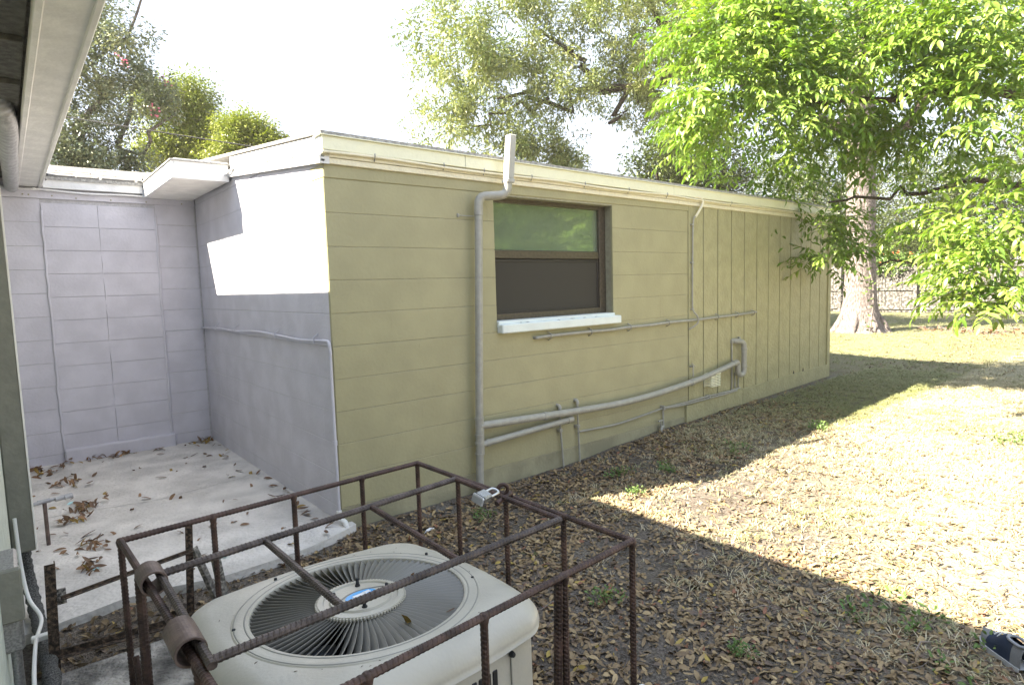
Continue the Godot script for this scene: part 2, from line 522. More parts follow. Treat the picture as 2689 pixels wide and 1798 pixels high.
func make_wing() -> void:
	var w := thing("block_wing", "low painted block wing with flat roof, window and vertical siding at its far end", "building")
	var hole := Rect2(1.28, 1.183, 1.302, 0.934)
	# mortar beds behind the blocks, around the opening
	for r in [[0.0, 1.28, -0.3, 2.13], [2.582, 3.69, -0.3, 2.13], [1.28, 2.582, -0.3, 1.183], [1.28, 2.582, 2.117, 2.13]]:
		add_box("mortar", Vector3(r[0] + 0.01, r[2], -0.2), Vector3(r[1] - (0.0 if r[1] > 3 else -0.0), r[3], -0.0028), M.mortar, w, 0.0)
	block_wall(w, Transform3D.IDENTITY, 3.69, TOP, 12, 0.0, hole, M.wall)
	# end wall that faces the courtyard; local x runs back along -z
	var ex := Transform3D(Basis(Vector3(0, 0, -1), Vector3.UP, Vector3(-1, 0, 0)), Vector3.ZERO)
	var s := begin()
	prism(s, PackedVector2Array([Vector2(0.03, -0.3), Vector2(DEPTH, -0.3), Vector2(DEPTH, 2.5), Vector2(0.03, 2.2)]), -0.2, -0.0028, ex)
	obj("mortar", s, M.mortar_lifted_shade, w)
	block_wall(w, ex.translated_local(Vector3(0.006, 0, 0)), DEPTH - 0.014, TOP + COURSE * 2, 13, 0.0, Rect2(), M.wall_lifted_shade, func(x: float) -> float: return rake_y(-x) + 0.06)
	# quoin edge so that the corner is closed
	add_box("corner_edge", Vector3(-0.0035, -0.3, -0.02), Vector3(0.018, 2.13, -0.0035), M.wall, w, 0.003)
	# bond beam
	add_box("bond_beam", Vector3(-0.002, 2.13, -0.2), Vector3(3.72, 2.215, 0.004), M.wall, w, 0.006)
	# siding end
	for i in 12:
		var x0 := 3.692 + 0.2615 * i
		var b := begin()
		box(b, Vector3(x0 + 0.007, 0.14, -0.03), Vector3(x0 + 0.2545, 2.19, 0.006), 0.0025)
		obj("siding_board", b, M.siding, w)
	add_box("sheathing", Vector3(3.69, -0.1, -0.08), Vector3(6.84, 2.2, -0.012), M.mortar, w, 0.0)
	add_box("corner_trim", Vector3(6.785, 0.13, -0.05), Vector3(6.865, 2.19, 0.022), M.siding, w, 0.004)
	for sk in [[3.63, 4.684], [4.69, 6.80]]:
		var sb := begin()
		var q := PackedVector2Array()
		for x in [sk[0], sk[1]]: q.append(Vector2(x, 0.215 + (x - 3.63) * 0.0265))
		for x in [sk[1], sk[0]]: q.append(Vector2(x, 0.045 + (x - 3.63) * 0.0285))
		prism(sb, q, -0.02, 0.027)
		obj("skirt_board", sb, M.siding, w)
	# two gnawed holes in the siding just above the skirt
	for hx in [[5.896, 0.283], [6.141, 0.29]]:
		var hs := begin()
		prism(hs, PackedVector2Array([Vector2(hx[0] - 0.02, hx[1] - 0.03), Vector2(hx[0] + 0.02, hx[1] - 0.03), Vector2(hx[0] + 0.012, hx[1] + 0.015), Vector2(hx[0], hx[1] + 0.035), Vector2(hx[0] - 0.012, hx[1] + 0.01)]), 0.0, 0.0085)
		obj("hole", hs, M.black, w)
	# eave trim and fascia on the long side, dropping slightly with the roof
	var dirx := Vector3(1, -0.0075, 0).normalized()
	var tf := Transform3D(Basis(dirx, Vector3.UP, Vector3.BACK), Vector3.ZERO)
	for t in [["trim_band", 2.212, 2.247, 0.022, M.trim], ["trim_band", 2.249, 2.285, 0.03, M.trim], ["fascia", 2.286, 2.366, 0.052, M.cream]]:
		for seg in ([[-0.02, 1.005], [1.008, 3.4], [3.403, 6.95]] if t[0] == "fascia" else [[-0.02, 6.93]]):
			var fb := begin()
			box(fb, Vector3(seg[0], t[1], -0.04), Vector3(seg[1], t[2], t[3]), 0.003, tf)
			obj(t[0], fb, t[4], w)
	# metal drip edge lip above the fascia
	var de := begin()
	box(de, Vector3(-0.035, 2.366, -0.05), Vector3(6.97, 2.372, 0.066), 0.001, tf)
	obj("drip_edge", de, M.cream, w)
	# rake board along the end wall
	var rk := begin()
	prism(rk, PackedVector2Array([Vector2(-0.03, rake_y(0.03)), Vector2(1.78, rake_y(-1.78)), Vector2(1.78, rake_y(-1.78) + 0.155), Vector2(-0.03, rake_y(0.03) + 0.155)]), -0.03, 0.022, ex)
	obj("rake_board", rk, M.white, w)
	var rk2 := begin()
	prism(rk2, PackedVector2Array([Vector2(-0.03, rake_y(0.03)), Vector2(DEPTH, rake_y(-DEPTH)), Vector2(DEPTH, rake_y(-DEPTH) + 0.05), Vector2(-0.03, rake_y(0.03) + 0.05)]), 0.0, 0.034, ex)
	obj("rake_batten", rk2, M.white, w)
	# roof deck, rising to the back
	var rd := begin()
	var rx := Transform3D(Basis(Vector3(0, 0, -1), Vector3.UP, Vector3(1, -0.0075, 0)), Vector3(0, 0, 0))
	prism(rd, PackedVector2Array([Vector2(-0.06, 2.373), Vector2(7.0, 2.373 + 0.107 * 7.06), Vector2(7.0, 2.40 + 0.107 * 7.06), Vector2(-0.06, 2.392)]), -0.03, 6.96, rx)
	obj("roof", rd, M.roofing, w)
	# other walls of the wing
	add_box("wall", Vector3(6.66, -0.1, -7.0), Vector3(6.84, 2.3, -0.09), M.siding, w)
	add_box("wall", Vector3(0.2, -0.1, -7.1), Vector3(6.84, 3.0, -6.95), M.siding, w)
	add_box("floor", Vector3(0.2, 0.0, -6.9), Vector3(6.6, 0.05, -0.25), M.mortar, w)
	# soffit box at the inner corner
	var sx := begin()
	box(sx, Vector3(-0.43, 2.372, -DEPTH - 0.1), Vector3(-0.024, 2.384, -1.83), 0.001)
	var eb := obj("eave_box", sx, M.soffit, w)
	tag(eb, "pale boxed eave corner above the inner courtyard corner")
	for f in [[Vector3(-0.445, 2.366, -DEPTH - 0.1), Vector3(-0.425, 2.5, -1.825)], [Vector3(-0.425, 2.366, -1.845), Vector3(-0.025, 2.52, -1.825)]]:
		add_box("face_board", f[0], f[1], M.white, eb, 0.003)
	add_box("cap", Vector3(-0.455, 2.5, -DEPTH - 0.3), Vector3(-0.0, 2.512, -1.81), M.roofing, eb, 0.002)
	window(w)

func window(w: Node3D) -> void:
	var fr := begin()
	for q in [[1.272, 1.345, 1.195, 2.117], [2.51, 2.590, 1.195, 2.117], [1.345, 2.51, 2.085, 2.117], [1.345, 2.51, 1.195, 1.244]]:
		box(fr, Vector3(q[0], q[2], -0.14), Vector3(q[1], q[3], -0.088), 0.004)
	var win := obj("window", fr, M.bronze, w)
	tag(win, "bronze single hung window with reflecting upper pane and dark screened lower half")
	var rail := begin()
	box(rail, Vector3(1.345, 1.664, -0.135), Vector3(2.51, 1.730, -0.094), 0.006)
	obj("meeting_rail", rail, M.bronze, win)
	var up := begin()
	box(up, Vector3(1.34, 1.72, -0.118), Vector3(2.515, 2.09, -0.114), 0.0)
	obj("upper_pane", up, M.glass, win)
	var sc := begin()
	for q in [[1.345, 2.51, 1.640, 1.658], [1.345, 2.51, 1.244, 1.258], [1.345, 1.362, 1.258, 1.640], [2.493, 2.51, 1.258, 1.640]]:
		box(sc, Vector3(q[0], q[2], -0.118), Vector3(q[1], q[3], -0.104), 0.002)
	obj("screen_frame", sc, M.bronze_dark, win)
	add_box("insect_screen", Vector3(1.36, 1.255, -0.114), Vector3(2.495, 1.642, -0.111), M.screen, win, 0.0)
	add_box("blind", Vector3(1.2, 1.15, -0.165), Vector3(2.66, 2.13, -0.16), M.blind, win, 0.0)
	# projecting sill with chipped lower edge
	var sl := begin()
	box(sl, Vector3(1.285, 1.105, -0.01), Vector3(2.62, 1.172, 0.062), 0.007)
	box(sl, Vector3(1.281, 1.150, -0.15), Vector3(2.581, 1.196, 0.02), 0.004)
	var sill := obj("window_sill", sl, M.sill, w)
	tag(sill, "projecting pale masonry sill with chipped lower edge")
	for q in [[1.62, 0.03], [1.69, 0.034], [1.98, 0.04], [2.15, 0.03], [2.17, 0.035], [2.31, 0.045], [2.47, 0.02]]:
		var lf := begin()
		leaf_shape(lf, Transform3D(Basis.from_euler(Vector3(0.1, q[0] * 9.0, 0.1)), Vector3(q[0] - 0.12, 1.176, q[1])), 0.028, 0.008, 0.5, Color(0.08, 0.055, 0.035))
		obj("dry_leaf", lf, M.dead, sill)

# ------------------------------------------------------------------ back house
func make_back_house() -> void:
	var h := thing("back_house", "painted block wall, its grey lightened by painted-in skylight, at the back of the courtyard under a shingled roof edge", "building")
	var bx := Transform3D(Basis.IDENTITY, Vector3(-1.62, 0, -DEPTH))
	add_box("mortar", Vector3(-6.0, -0.3, -DEPTH - 0.2), Vector3(0.1, 2.42, -DEPTH - 0.0034), M.mortar_lifted_shade, h, 0.0)
	# three bays: old wall, the bricked-up doorway, old wall
	var bays := [[0.0, 0.40, 2.318, 0.0, 0.1], [0.405, 0.81, 2.283, 0.007, 0.0], [0.814, 1.262, 2.283, 0.007, 0.0], [1.268, 1.606, 2.13, 0.0, -0.15]]
	for i in bays.size():
		var b: Array = bays[i]
		for k in 12:
			var y1: float = b[2] - COURSE * k
			var y0: float = y1 - COURSE
			if i == 3 and k == 0:
				lay(h, bx, b[0], b[1], y1 + 0.004, 2.32, Rect2(), M.wall_lifted_shade)
			var t := bx.translated(Vector3(0, 0, b[3]))
			if (i == 0 or i == 3):
				lay(h, t, b[0], b[1], y0 + 0.0024, y1 - 0.0024, Rect2(), M.wall_lifted_shade)
			else:
				lay(h, t, b[0], b[1], y0 + 0.001, y1 - 0.001, Rect2(), M.wall_lifted_shade)
	# ridges of old plaster at both sides of the filled doorway
	for rx in [[-1.217, 0.016], [-0.356, 0.02], [-0.805, 0.007]]:
		var pts: Array = []
		for k in 24: pts.append(Vector3(rx[0] + bump.get_noise_1d(k * 40.0 + rx[0] * 99.0) * 0.012, 0.1 + k * 0.092, -DEPTH + 0.004))
		add_tube("plaster_ridge", pts, rx[1] * 0.6, M.wall_lifted_shade, h, 8)
	add_box("threshold", Vector3(-1.217, -0.05, -DEPTH - 0.01), Vector3(-0.332, 0.122, -DEPTH + 0.055), M.wall_lifted_shade, h, 0.012)
	add_box("header_board", Vector3(-1.6, 2.318, -DEPTH - 0.02), Vector3(-0.005, 2.396, -DEPTH + 0.018), M.wall_lifted_shade, h, 0.003)
	for nx in [-1.33, -1.29, -1.13, -0.96, -0.70, -0.42, -0.12]:
		var nl := begin()
		lathe(nl, [Vector2(0, 0.004), Vector2(0.006, 0.003), Vector2(0.007, 0)], 8, Transform3D(Basis(Vector3.RIGHT, Vector3.BACK, Vector3.UP), Vector3(nx, 2.355 + fmod(nx * 7.0, 0.02), -DEPTH + 0.018)))
		obj("nail_head", nl, M.mortar, h)
	add_box("fascia", Vector3(-1.19, 2.402, -DEPTH), Vector3(-0.448, 2.497, -DEPTH + 0.07), M.white, h, 0.003)
	# roof plane and its shingles
	var sl := Transform3D(Basis(Vector3.RIGHT, Vector3(0, 0.98, 0.196), Vector3(0, -0.196, 0.98)), Vector3(0, 2.5, -DEPTH + 0.09))
	var rf := begin()
	box(rf, Vector3(-6.0, -0.03, -3.3), Vector3(0.35, 0.0, 0.0), 0.001, sl)
	var roof := obj("roof", rf, M.roofing, h)
	for r in 19:
		var x := -1.45 - (r % 3) * 0.11
		while x < 0.3:
			var wd := rng.randf_range(0.17, 0.34)
			var x2 := minf(x + wd, 0.34)
			if x2 - x > 0.05:
				var sb := begin()
				box(sb, Vector3(x, 0.001 + r * 0.0, -0.15 - r * 0.15), Vector3(x2 - rng.randf_range(0.004, 0.02), 0.012 + rng.randf() * 0.006, 0.004 - r * 0.15), 0.002, sl)
				obj("shingle", sb, M.shingle, roof)
			x = x2
	var rb := begin()                       # back slope and gable, so that the roof is closed
	box(rb, Vector3(-6.0, 2.8, -9.0), Vector3(0.3, 3.08, -6.3), 0.01)
	obj("rear_roof", rb, M.roofing, h)
	add_box("wall", Vector3(-6.0, 2.3, -6.4), Vector3(0.1, 2.45, -DEPTH - 0.02), M.wall_lifted_shade, h, 0.0)
	# dark gap of torn flashing at the two ends of the fascia
	for fx in [-1.17, -0.452]:
		var fl := begin()
		prism(fl, PackedVector2Array([Vector2(fx, 2.46), Vector2(fx + 0.035, 2.492), Vector2(fx + 0.004, 2.545)]), -DEPTH + 0.075, -DEPTH + 0.078)
		obj("flashing", fl, M.wire, h)
	var cab := thing("eave_cable", "white cable sagging under the eave along the top of the back wall", "cable")
	var cpts := curve([Vector3(-1.56, 2.398, -DEPTH + 0.04), Vector3(-1.35, 2.385, -DEPTH + 0.05), Vector3(-1.19, 2.39, -DEPTH + 0.05), Vector3(-0.9, 2.375, -DEPTH + 0.05), Vector3(-0.6, 2.383, -DEPTH + 0.05), Vector3(-0.3, 2.378, -DEPTH + 0.05), Vector3(-0.1, 2.385, -DEPTH + 0.06), Vector3(-0.055, 2.392, -2.9), Vector3(-0.05, 2.38, -2.4), Vector3(-0.05, 2.40, -1.95), Vector3(-0.05, 2.43, -1.75), Vector3(-0.035, 2.445, -1.55), Vector3(-0.03, 2.40, -1.2), Vector3(-0.03, 2.375, -0.8), Vector3(-0.03, 2.30, -0.3), Vector3(-0.03, 2.27, -0.02)])
	add_tube("sheath", cpts, 0.009, M.white, cab, 8)
	for t in [0.12, 0.3, 0.5, 0.62, 0.8, 0.93]:
		var p: Vector3 = cpts[int(t * (cpts.size() - 1))]
		add_box("clip", p - Vector3(0.012, 0.004, 0.014), p + Vector3(0.012, 0.013, 0.014), M.white, cab, 0.003)

# ------------------------------------------------------------------ house beside the camera
func make_camera_house() -> void:
	var h := thing("near_house", "house side at the left with a deep grey eave overhead", "building")
	add_box("wall", Vector3(-1.8, -0.3, -DEPTH), Vector3(-1.592, 2.5, 7.0), M.housewall, h, 0.0)
	# eave: strip soffit, fascia, drip edge; behind the strip a recessed vent channel
	add_box("soffit_strip", Vector3(-1.37, 2.412, -DEPTH + 0.02), Vector3(-1.215, 2.424, 6.5), M.soffit, h, 0.002)
	add_box("soffit_bead", Vector3(-1.378, 2.405, -DEPTH + 0.02), Vector3(-1.35, 2.45, 6.5), M.soffit, h, 0.004)
	add_box("fascia", Vector3(-1.222, 2.402, -DEPTH + 0.02), Vector3(-1.198, 2.575, 6.5), M.soffit, h, 0.004)
	add_box("drip_edge", Vector3(-1.197, 2.50, -DEPTH + 0.02), Vector3(-1.178, 2.583, 6.5), M.white, h, 0.003)
	add_box("vent_screen", Vector3(-1.592, 2.47, -DEPTH + 0.02), Vector3(-1.385, 2.478, 6.5), M.vent, h, 0.0)
	for k in 7:
		add_box("rafter_tail", Vector3(-1.59, 2.445, -2.6 + k * 0.61), Vector3(-1.39, 2.472, -2.56 + k * 0.61), M.vent, h, 0.003)
	var rf := begin()
	prism(rf, PackedVector2Array([Vector2(-1.17, 2.583), Vector2(-1.17, 2.598), Vector2(-4.5, 3.45), Vector2(-7.8, 2.6), Vector2(-7.8, 2.58)]), -DEPTH - 0.6, 6.5)
	obj("roof", rf, M.roofing, h)
	# corrugated duct in the vent channel
	var d := thing("corrugated_duct", "grey corrugated duct tucked up under the near eave", "duct")
	var s := begin()
	var pts: Array = []
	var rad: Array = []
	var path := curve([Vector3(-1.40, 2.395, -3.04), Vector3(-1.41, 2.395, -2.4), Vector3(-1.425, 2.395, -1.6), Vector3(-1.435, 2.40, -0.9), Vector3(-1.45, 2.44, -0.62), Vector3(-1.48, 2.56, -0.52)], 40)
	for i in path.size():
		pts.append(path[i])
		rad.append(0.046 + 0.004 * sin(i * 1.1))
	tube(s, pts, rad, 20)
	obj("sleeve", s, M.duct, d)
	var pv := thing("eave_pipe_stub", "short white pipe stub under the near eave by the back wall", "pipe")
	add_tube("pipe", [Vector3(-1.52, 2.40, -3.0), Vector3(-1.525, 2.40, -2.45)], 0.014, M.pvc, pv)

	# long cabinet on the house wall
	var cb := thing("wall_cabinet", "tall olive grey metal cabinet fixed to the house wall at the left edge", "cabinet")
	add_box("body", Vector3(-1.592, 0.33, -0.4), Vector3(-1.504, 1.95, 0.12), M.cabinet, cb, 0.006)
	add_box("edge_flange", Vector3(-1.507, 0.33, 0.119), Vector3(-1.500, 1.95, 0.126), M.soffit, cb, 0.001)
	var ds := thing("disconnect_box", "small grey electrical box low on the house wall at the left edge", "electrical box")
	add_box("body", Vector3(-1.6, 0.64, 1.62), Vector3(-1.556, 0.84, 1.78), M.steel_dull, ds, 0.006)
	add_box("cover", Vector3(-1.6, 0.72, 1.781), Vector3(-1.55, 0.845, 1.80), M.cabinet, ds, 0.004)
	add_tube("conduit", [Vector3(-1.575, 0.64, 1.70), Vector3(-1.575, -0.02, 1.70)], 0.011, M.steel_dull, ds)
	add_box("strap", Vector3(-1.592, 0.33, 1.68), Vector3(-1.556, 0.35, 1.72), M.pvc, ds, 0.003)
	# refrigerant line set along the foot of the wall
	var li := thing("refrigerant_line", "crumbling grey insulated pipe on the ground along the house wall", "pipe")
	var lp := curve([Vector3(-1.555, 0.36, 0.0), Vector3(-1.545, 0.16, -0.05), Vector3(-1.53, 0.05, 0.1), Vector3(-1.515, 0.03, 0.4), Vector3(-1.505, 0.03, 0.7), Vector3(-1.50, 0.045, 1.0), Vector3(-1.44, 0.07, 1.4), Vector3(-1.28, 0.12, 1.7)], 14)
	var lr: Array = []
	for i in lp.size(): lr.append(0.027 + bump.get_noise_1d(i * 60.0) * 0.01)
	add_tube("insulation", lp, lr, M.foam, li, 12)
	var wc := thing("white_cable", "white flexible cable looping beside the insulated pipe", "cable")
	add_tube("sheath", curve([Vector3(-1.57, 0.5, 0.14), Vector3(-1.565, 0.3, 0.16), Vector3(-1.55, 0.16, 0.22), Vector3(-1.515, 0.11, 0.36), Vector3(-1.54, 0.10, 0.55), Vector3(-1.555, 0.10, 0.85), Vector3(-1.55, 0.12, 1.1), Vector3(-1.5, 0.16, 1.25)], 10), 0.0075, M.pvc, wc, 8)
	add_box("tie", Vector3(-1.555, 0.085, 0.5), Vector3(-1.49, 0.108, 0.53), M.pvc, wc, 0.004)
	# tee pipe standing out of the slab
	var tp := thing("tee_pipe", "grey tee pipe standing on the slab beside the olive cabinet", "pipe")
	add_tube("riser", [Vector3(-1.438, -0.02, -0.93), Vector3(-1.438, 0.25, -0.95)], 0.0105, M.iron_sleeve, tp)
	add_tube("arm", [Vector3(-1.56, 0.255, -0.93), Vector3(-1.30, 0.262, -0.99)], 0.011, M.duct, tp)
	for q in [[-1.44, 0.03], [-1.36, 0.025], [-1.32, 0.02]]:
		add_tube("coupling", [Vector3(q[0] - q[1], 0.258, -0.955), Vector3(q[0] + q[1], 0.259, -0.967)], 0.0135, M.duct, tp)

# ------------------------------------------------------------------ pipes on the long wall
func ring(called: String, a: Vector3, b: Vector3, r: float, m: Material, parent: Node) -> void:
	add_tube(called, [a, b], r, m, parent, 16)

func make_pipes() -> void:
	var st := thing("standpipe", "tall grey vent pipe that elbows out past the eave beside the window", "pipe")
	add_tube("pipe", [Vector3(1.02, -0.08, 0.07), Vector3(1.037, 0.53, 0.07), Vector3(1.08, 1.64, 0.07), Vector3(1.092, 1.99, 0.07)], 0.0285, M.pipe, st, 20)
	add_tube("elbow", bend([Vector3(1.091, 1.96, 0.07), Vector3(1.094, 2.085, 0.072), Vector3(1.285, 2.098, 0.155), Vector3(1.296, 2.22, 0.16)], 0.055, 8), 0.0315, M.pipe, st, 20)
	for q in [[0.522, 0.505], [0.384, 0.40], [0.345, 0.325], [0.262, 0.25]]:
		var xa: float = 1.021 + q[0] * 0.03
		ring("coupling", Vector3(xa, q[0], 0.07), Vector3(xa, q[1], 0.07), 0.0335, M.pipe, st)
	ring("coupling", Vector3(1.035, 0.25, 0.07), Vector3(1.038, 0.53, 0.07), 0.0315, M.pipe, st)
	ring("coupling", Vector3(1.0905, 1.955, 0.07), Vector3(1.092, 2.0, 0.07), 0.0325, M.pipe, st)
	var up := begin()                        # the rectangular leader above the elbow
	var ux := Transform3D(Basis(Vector3(1, 0, 0), Vector3(0.11, 1, 0).normalized(), Vector3(0, 0, 1)), Vector3(1.296, 2.185, 0.16))
	box(up, Vector3(-0.030, 0, -0.03), Vector3(0.030, 0.335, 0.03), 0.006, ux)
	obj("upper_leader", up, M.leader, st)
	var lip := begin()
	box(lip, Vector3(-0.034, -0.004, -0.034), Vector3(0.034, 0.022, 0.034), 0.004, ux)
	obj("leader_socket", lip, M.leader, st)
	add_tube("bracket", [Vector3(0.96, 1.955, 0.012), Vector3(1.06, 1.953, 0.02), Vector3(1.09, 1.953, 0.045)], 0.0032, M.pipe, st, 8)
	add_box("bracket_plate", Vector3(0.952, 1.942, 0.0), Vector3(0.97, 1.968, 0.012), M.pipe, st)

	var dr := thing("drain_pipe", "long sagging grey drain pipe rising along the wall to a trap in the siding", "pipe")
	add_tube("pipe", curve([Vector3(1.03, 0.462, 0.075), Vector3(1.35, 0.447, 0.075), Vector3(1.669, 0.432, 0.075), Vector3(2.1, 0.414, 0.075), Vector3(2.54, 0.402, 0.075), Vector3(3.0, 0.412, 0.075), Vector3(3.666, 0.459, 0.075), Vector3(4.1, 0.512, 0.075), Vector3(4.44, 0.565, 0.075)], 6), 0.0285, M.pipe, dr, 20)
	for q in [[1.655, 0.4325, 1.69, 0.431], [3.63, 0.455, 3.68, 0.461], [4.40, 0.558, 4.45, 0.567]]:
		ring("coupling", Vector3(q[0], q[1], 0.075), Vector3(q[2], q[3], 0.075), 0.0325, M.pipe, dr)
	add_tube("trap", bend([Vector3(4.43, 0.563, 0.075), Vector3(4.495, 0.572, 0.075), Vector3(4.50, 0.425, 0.075), Vector3(4.622, 0.425, 0.075), Vector3(4.622, 0.775, 0.075), Vector3(4.53, 0.79, 0.03), Vector3(4.50, 0.795, -0.02)], 0.062, 8), 0.0295, M.pipe, dr, 18)
	for q in [0.50, 0.69]:
		ring("coupling", Vector3(4.622, q, 0.075), Vector3(4.622, q + 0.02, 0.075), 0.0335, M.pipe, dr)
	for q in [[4.455, 0.79], [4.60, 0.81]]:
		add_box("wall_strap", Vector3(q[0], q[1] - 0.02, 0.005), Vector3(q[0] + 0.035, q[1] + 0.02, 0.03), M.pipe, dr, 0.004)
	for q in [[4.47, 0.27, 0.78], [4.53, 0.28, 0.45], [4.60, 0.26, 0.44]]:
		add_tube("riser", [Vector3(q[0], q[1], 0.02), Vector3(q[0], q[2], 0.02)], 0.007, M.pipe, dr, 8)

	var sd := thing("branch_pipe", "shorter grey branch pipe below the long drain pipe, ending in a cap", "pipe")
	add_tube("pipe", [Vector3(1.03, 0.322, 0.075), Vector3(1.088, 0.325, 0.075), Vector3(1.974, 0.355, 0.06)], 0.0245, M.pipe, sd, 18)
	ring("cap", Vector3(1.93, 0.3535, 0.061), Vector3(1.985, 0.3555, 0.06), 0.0285, M.pipe, sd)
	ring("collar", Vector3(1.085, 0.325, 0.075), Vector3(1.12, 0.326, 0.0745), 0.0275, M.pipe, sd)

	var k := 0
	for q in [[1.879, 0.475, 1.91, "first slim supply pipe under the window, dropping into the soil"], [2.083, 0.488, 2.1, "second slim supply pipe right of the first, beside the low cable"]]:
		var sp := thing("supply_pipe", q[3], "pipe", Vector3.ZERO, "slim pipes dropping to the soil")
		add_tube("pipe", [Vector3(q[0] - 0.003, q[1], 0.03), Vector3(q[0], 0.3, 0.03), Vector3(q[2], -0.1, 0.03)], 0.0085, M.pipe, sp, 10)
		add_tube("wall_elbow", bend([Vector3(q[0] - 0.003, q[1] - 0.03, 0.03), Vector3(q[0] - 0.003, q[1], 0.03), Vector3(q[0] - 0.003, q[1] + 0.004, -0.02)], 0.02), 0.0155, M.pipe, sp, 12)
		add_box("clip", Vector3(q[0] - 0.018, 0.26, 0.0), Vector3(q[0] + 0.018, 0.285, 0.042), M.pipe, sp, 0.004)
		k += 1

	var cd := thing("horizontal_conduit", "thin grey conduit clipped level across the wall below the window sill", "conduit")
	var cps := curve([Vector3(1.655, 1.047, 0.03), Vector3(1.8, 1.052, 0.03), Vector3(2.258, 1.053, 0.03), Vector3(2.5, 1.050, 0.03), Vector3(2.769, 1.057, 0.03), Vector3(3.05, 1.056, 0.03), Vector3(3.334, 1.063, 0.03), Vector3(3.8, 1.062, 0.03), Vector3(4.19, 1.068, 0.03), Vector3(4.6, 1.073, 0.03), Vector3(4.95, 1.083, 0.03)], 5)
	add_tube("conduit", cps, 0.0125, M.pipe, cd, 12)
	add_tube("turned_end", bend([Vector3(1.67, 1.047, 0.03), Vector3(1.645, 1.046, 0.03), Vector3(1.643, 1.046, -0.01)], 0.012), 0.013, M.pipe, cd, 12)
	for x in [1.79, 2.258, 2.769, 3.334, 4.17, 4.55, 4.89]:
		var y := 1.05 + maxf(0.0, x - 2.3) * 0.011
		add_tube("clip", [Vector3(x, y + 0.032, 0.004), Vector3(x, y + 0.016, 0.044), Vector3(x, y - 0.014, 0.044), Vector3(x, y - 0.034, 0.004)], 0.005, M.pipe, cd, 6)

	var vc := thing("drop_cable", "grey cable dropping from the eave down the joint between block and siding", "cable")
	add_tube("upper_sheath", curve([Vector3(3.74, 2.262, 0.04), Vector3(3.83, 2.262, 0.05), Vector3(3.868, 2.215, 0.055), Vector3(3.825, 2.14, 0.045), Vector3(3.775, 2.075, 0.035)], 6), 0.012, M.trim, vc, 10)
	add_tube("sheath", curve([Vector3(3.78, 2.083, 0.035), Vector3(3.748, 2.02, 0.025), Vector3(3.742, 1.627, 0.022), Vector3(3.738, 1.3, 0.022), Vector3(3.735, 1.167, 0.03), Vector3(3.765, 1.10, 0.06), Vector3(3.768, 1.03, 0.06), Vector3(3.70, 0.972, 0.01)], 8), 0.0085, M.pipe, vc, 10)
	for y in [2.0, 1.63, 1.17]: add_box("clip", Vector3(3.722, y - 0.008, 0.0), Vector3(3.758, y + 0.008, 0.032), M.pipe, vc, 0.003)

	var lc := thing("low_cable", "thin grey cable climbing low along the wall to the trap risers", "cable")
	add_tube("sheath", curve([Vector3(2.11, 0.221, 0.02), Vector3(2.512, 0.205, 0.02), Vector3(2.692, 0.208, 0.02), Vector3(3.0, 0.228, 0.02), Vector3(3.242, 0.247, 0.025), Vector3(3.6, 0.255, 0.04), Vector3(3.993, 0.264, 0.04), Vector3(4.35, 0.262, 0.04), Vector3(4.62, 0.27, 0.03)], 6), 0.0085, M.pipe, lc, 10)
	add_tube("second_sheath", curve([Vector3(3.25, 0.24, 0.02), Vector3(3.6, 0.238, 0.045), Vector3(4.0, 0.243, 0.045), Vector3(4.3, 0.245, 0.045), Vector3(4.55, 0.252, 0.035)], 6), 0.007, M.pipe, lc, 10)
	for x in [3.24, 4.0]: add_box("clip", Vector3(x - 0.012, 0.235, 0.0), Vector3(x + 0.012, 0.275, 0.055), M.pipe, lc, 0.004)

	var tp := thing("spigot", "small painted spigot on a short riser just left of the skirt board", "tap")
	add_tube("riser", [Vector3(3.253, 0.245, 0.02), Vector3(3.25, 0.06, 0.025), Vector3(3.25, 0.02, 0.03)], 0.009, M.pipe, tp, 10)
	add_tube("body", bend([Vector3(3.25, 0.075, 0.03), Vector3(3.19, 0.08, 0.05), Vector3(3.17, 0.03, 0.06)], 0.03), 0.012, M.pipe, tp, 10)
	add_tube("stem", [Vector3(3.19, 0.075, 0.045), Vector3(3.18, 0.14, 0.045)], 0.006, M.pipe, tp, 8)
	add_tube("handle", [Vector3(3.15, 0.14, 0.045), Vector3(3.21, 0.14, 0.045)], 0.009, M.pipe, tp, 8)
	# a dried plant stub on the joint above the drain pipe
	var hb := thing("hose_bibb", "small painted pipe stub with a lever above the drain pipe at the siding joint", "tap")
	add_tube("body", [Vector3(3.715, 0.60, 0.01), Vector3(3.715, 0.605, 0.05)], 0.012, M.pipe, hb, 10)
	add_tube("lever", [Vector3(3.69, 0.635, 0.045), Vector3(3.74, 0.60, 0.05)], 0.006, M.pipe, hb, 8)
	add_tube("outlet", [Vector3(3.715, 0.60, 0.045), Vector3(3.713, 0.50, 0.045)], 0.007, M.pipe, hb, 8)

	# louvred vent hood
	var vh := thing("vent_hood", "small white louvred vent hood under the drain pipe", "vent")
	add_box("back_plate", Vector3(3.955, 0.36, 0.006), Vector3(4.135, 0.50, 0.014), M.cream, vh)
	add_box("hood_top", Vector3(3.96, 0.482, 0.01), Vector3(4.13, 0.505, 0.10), M.cream, vh, 0.006)
	for i in 7:
		add_box("slat", Vector3(3.965, 0.366 + i * 0.0165, 0.088), Vector3(4.125, 0.374 + i * 0.0165, 0.098), M.cream, vh, 0.002)
	for i in 4:
		add_box("upright", Vector3(3.963 + i * 0.0525, 0.362, 0.082), Vector3(3.969 + i * 0.0525, 0.488, 0.09), M.cream, vh, 0.001)
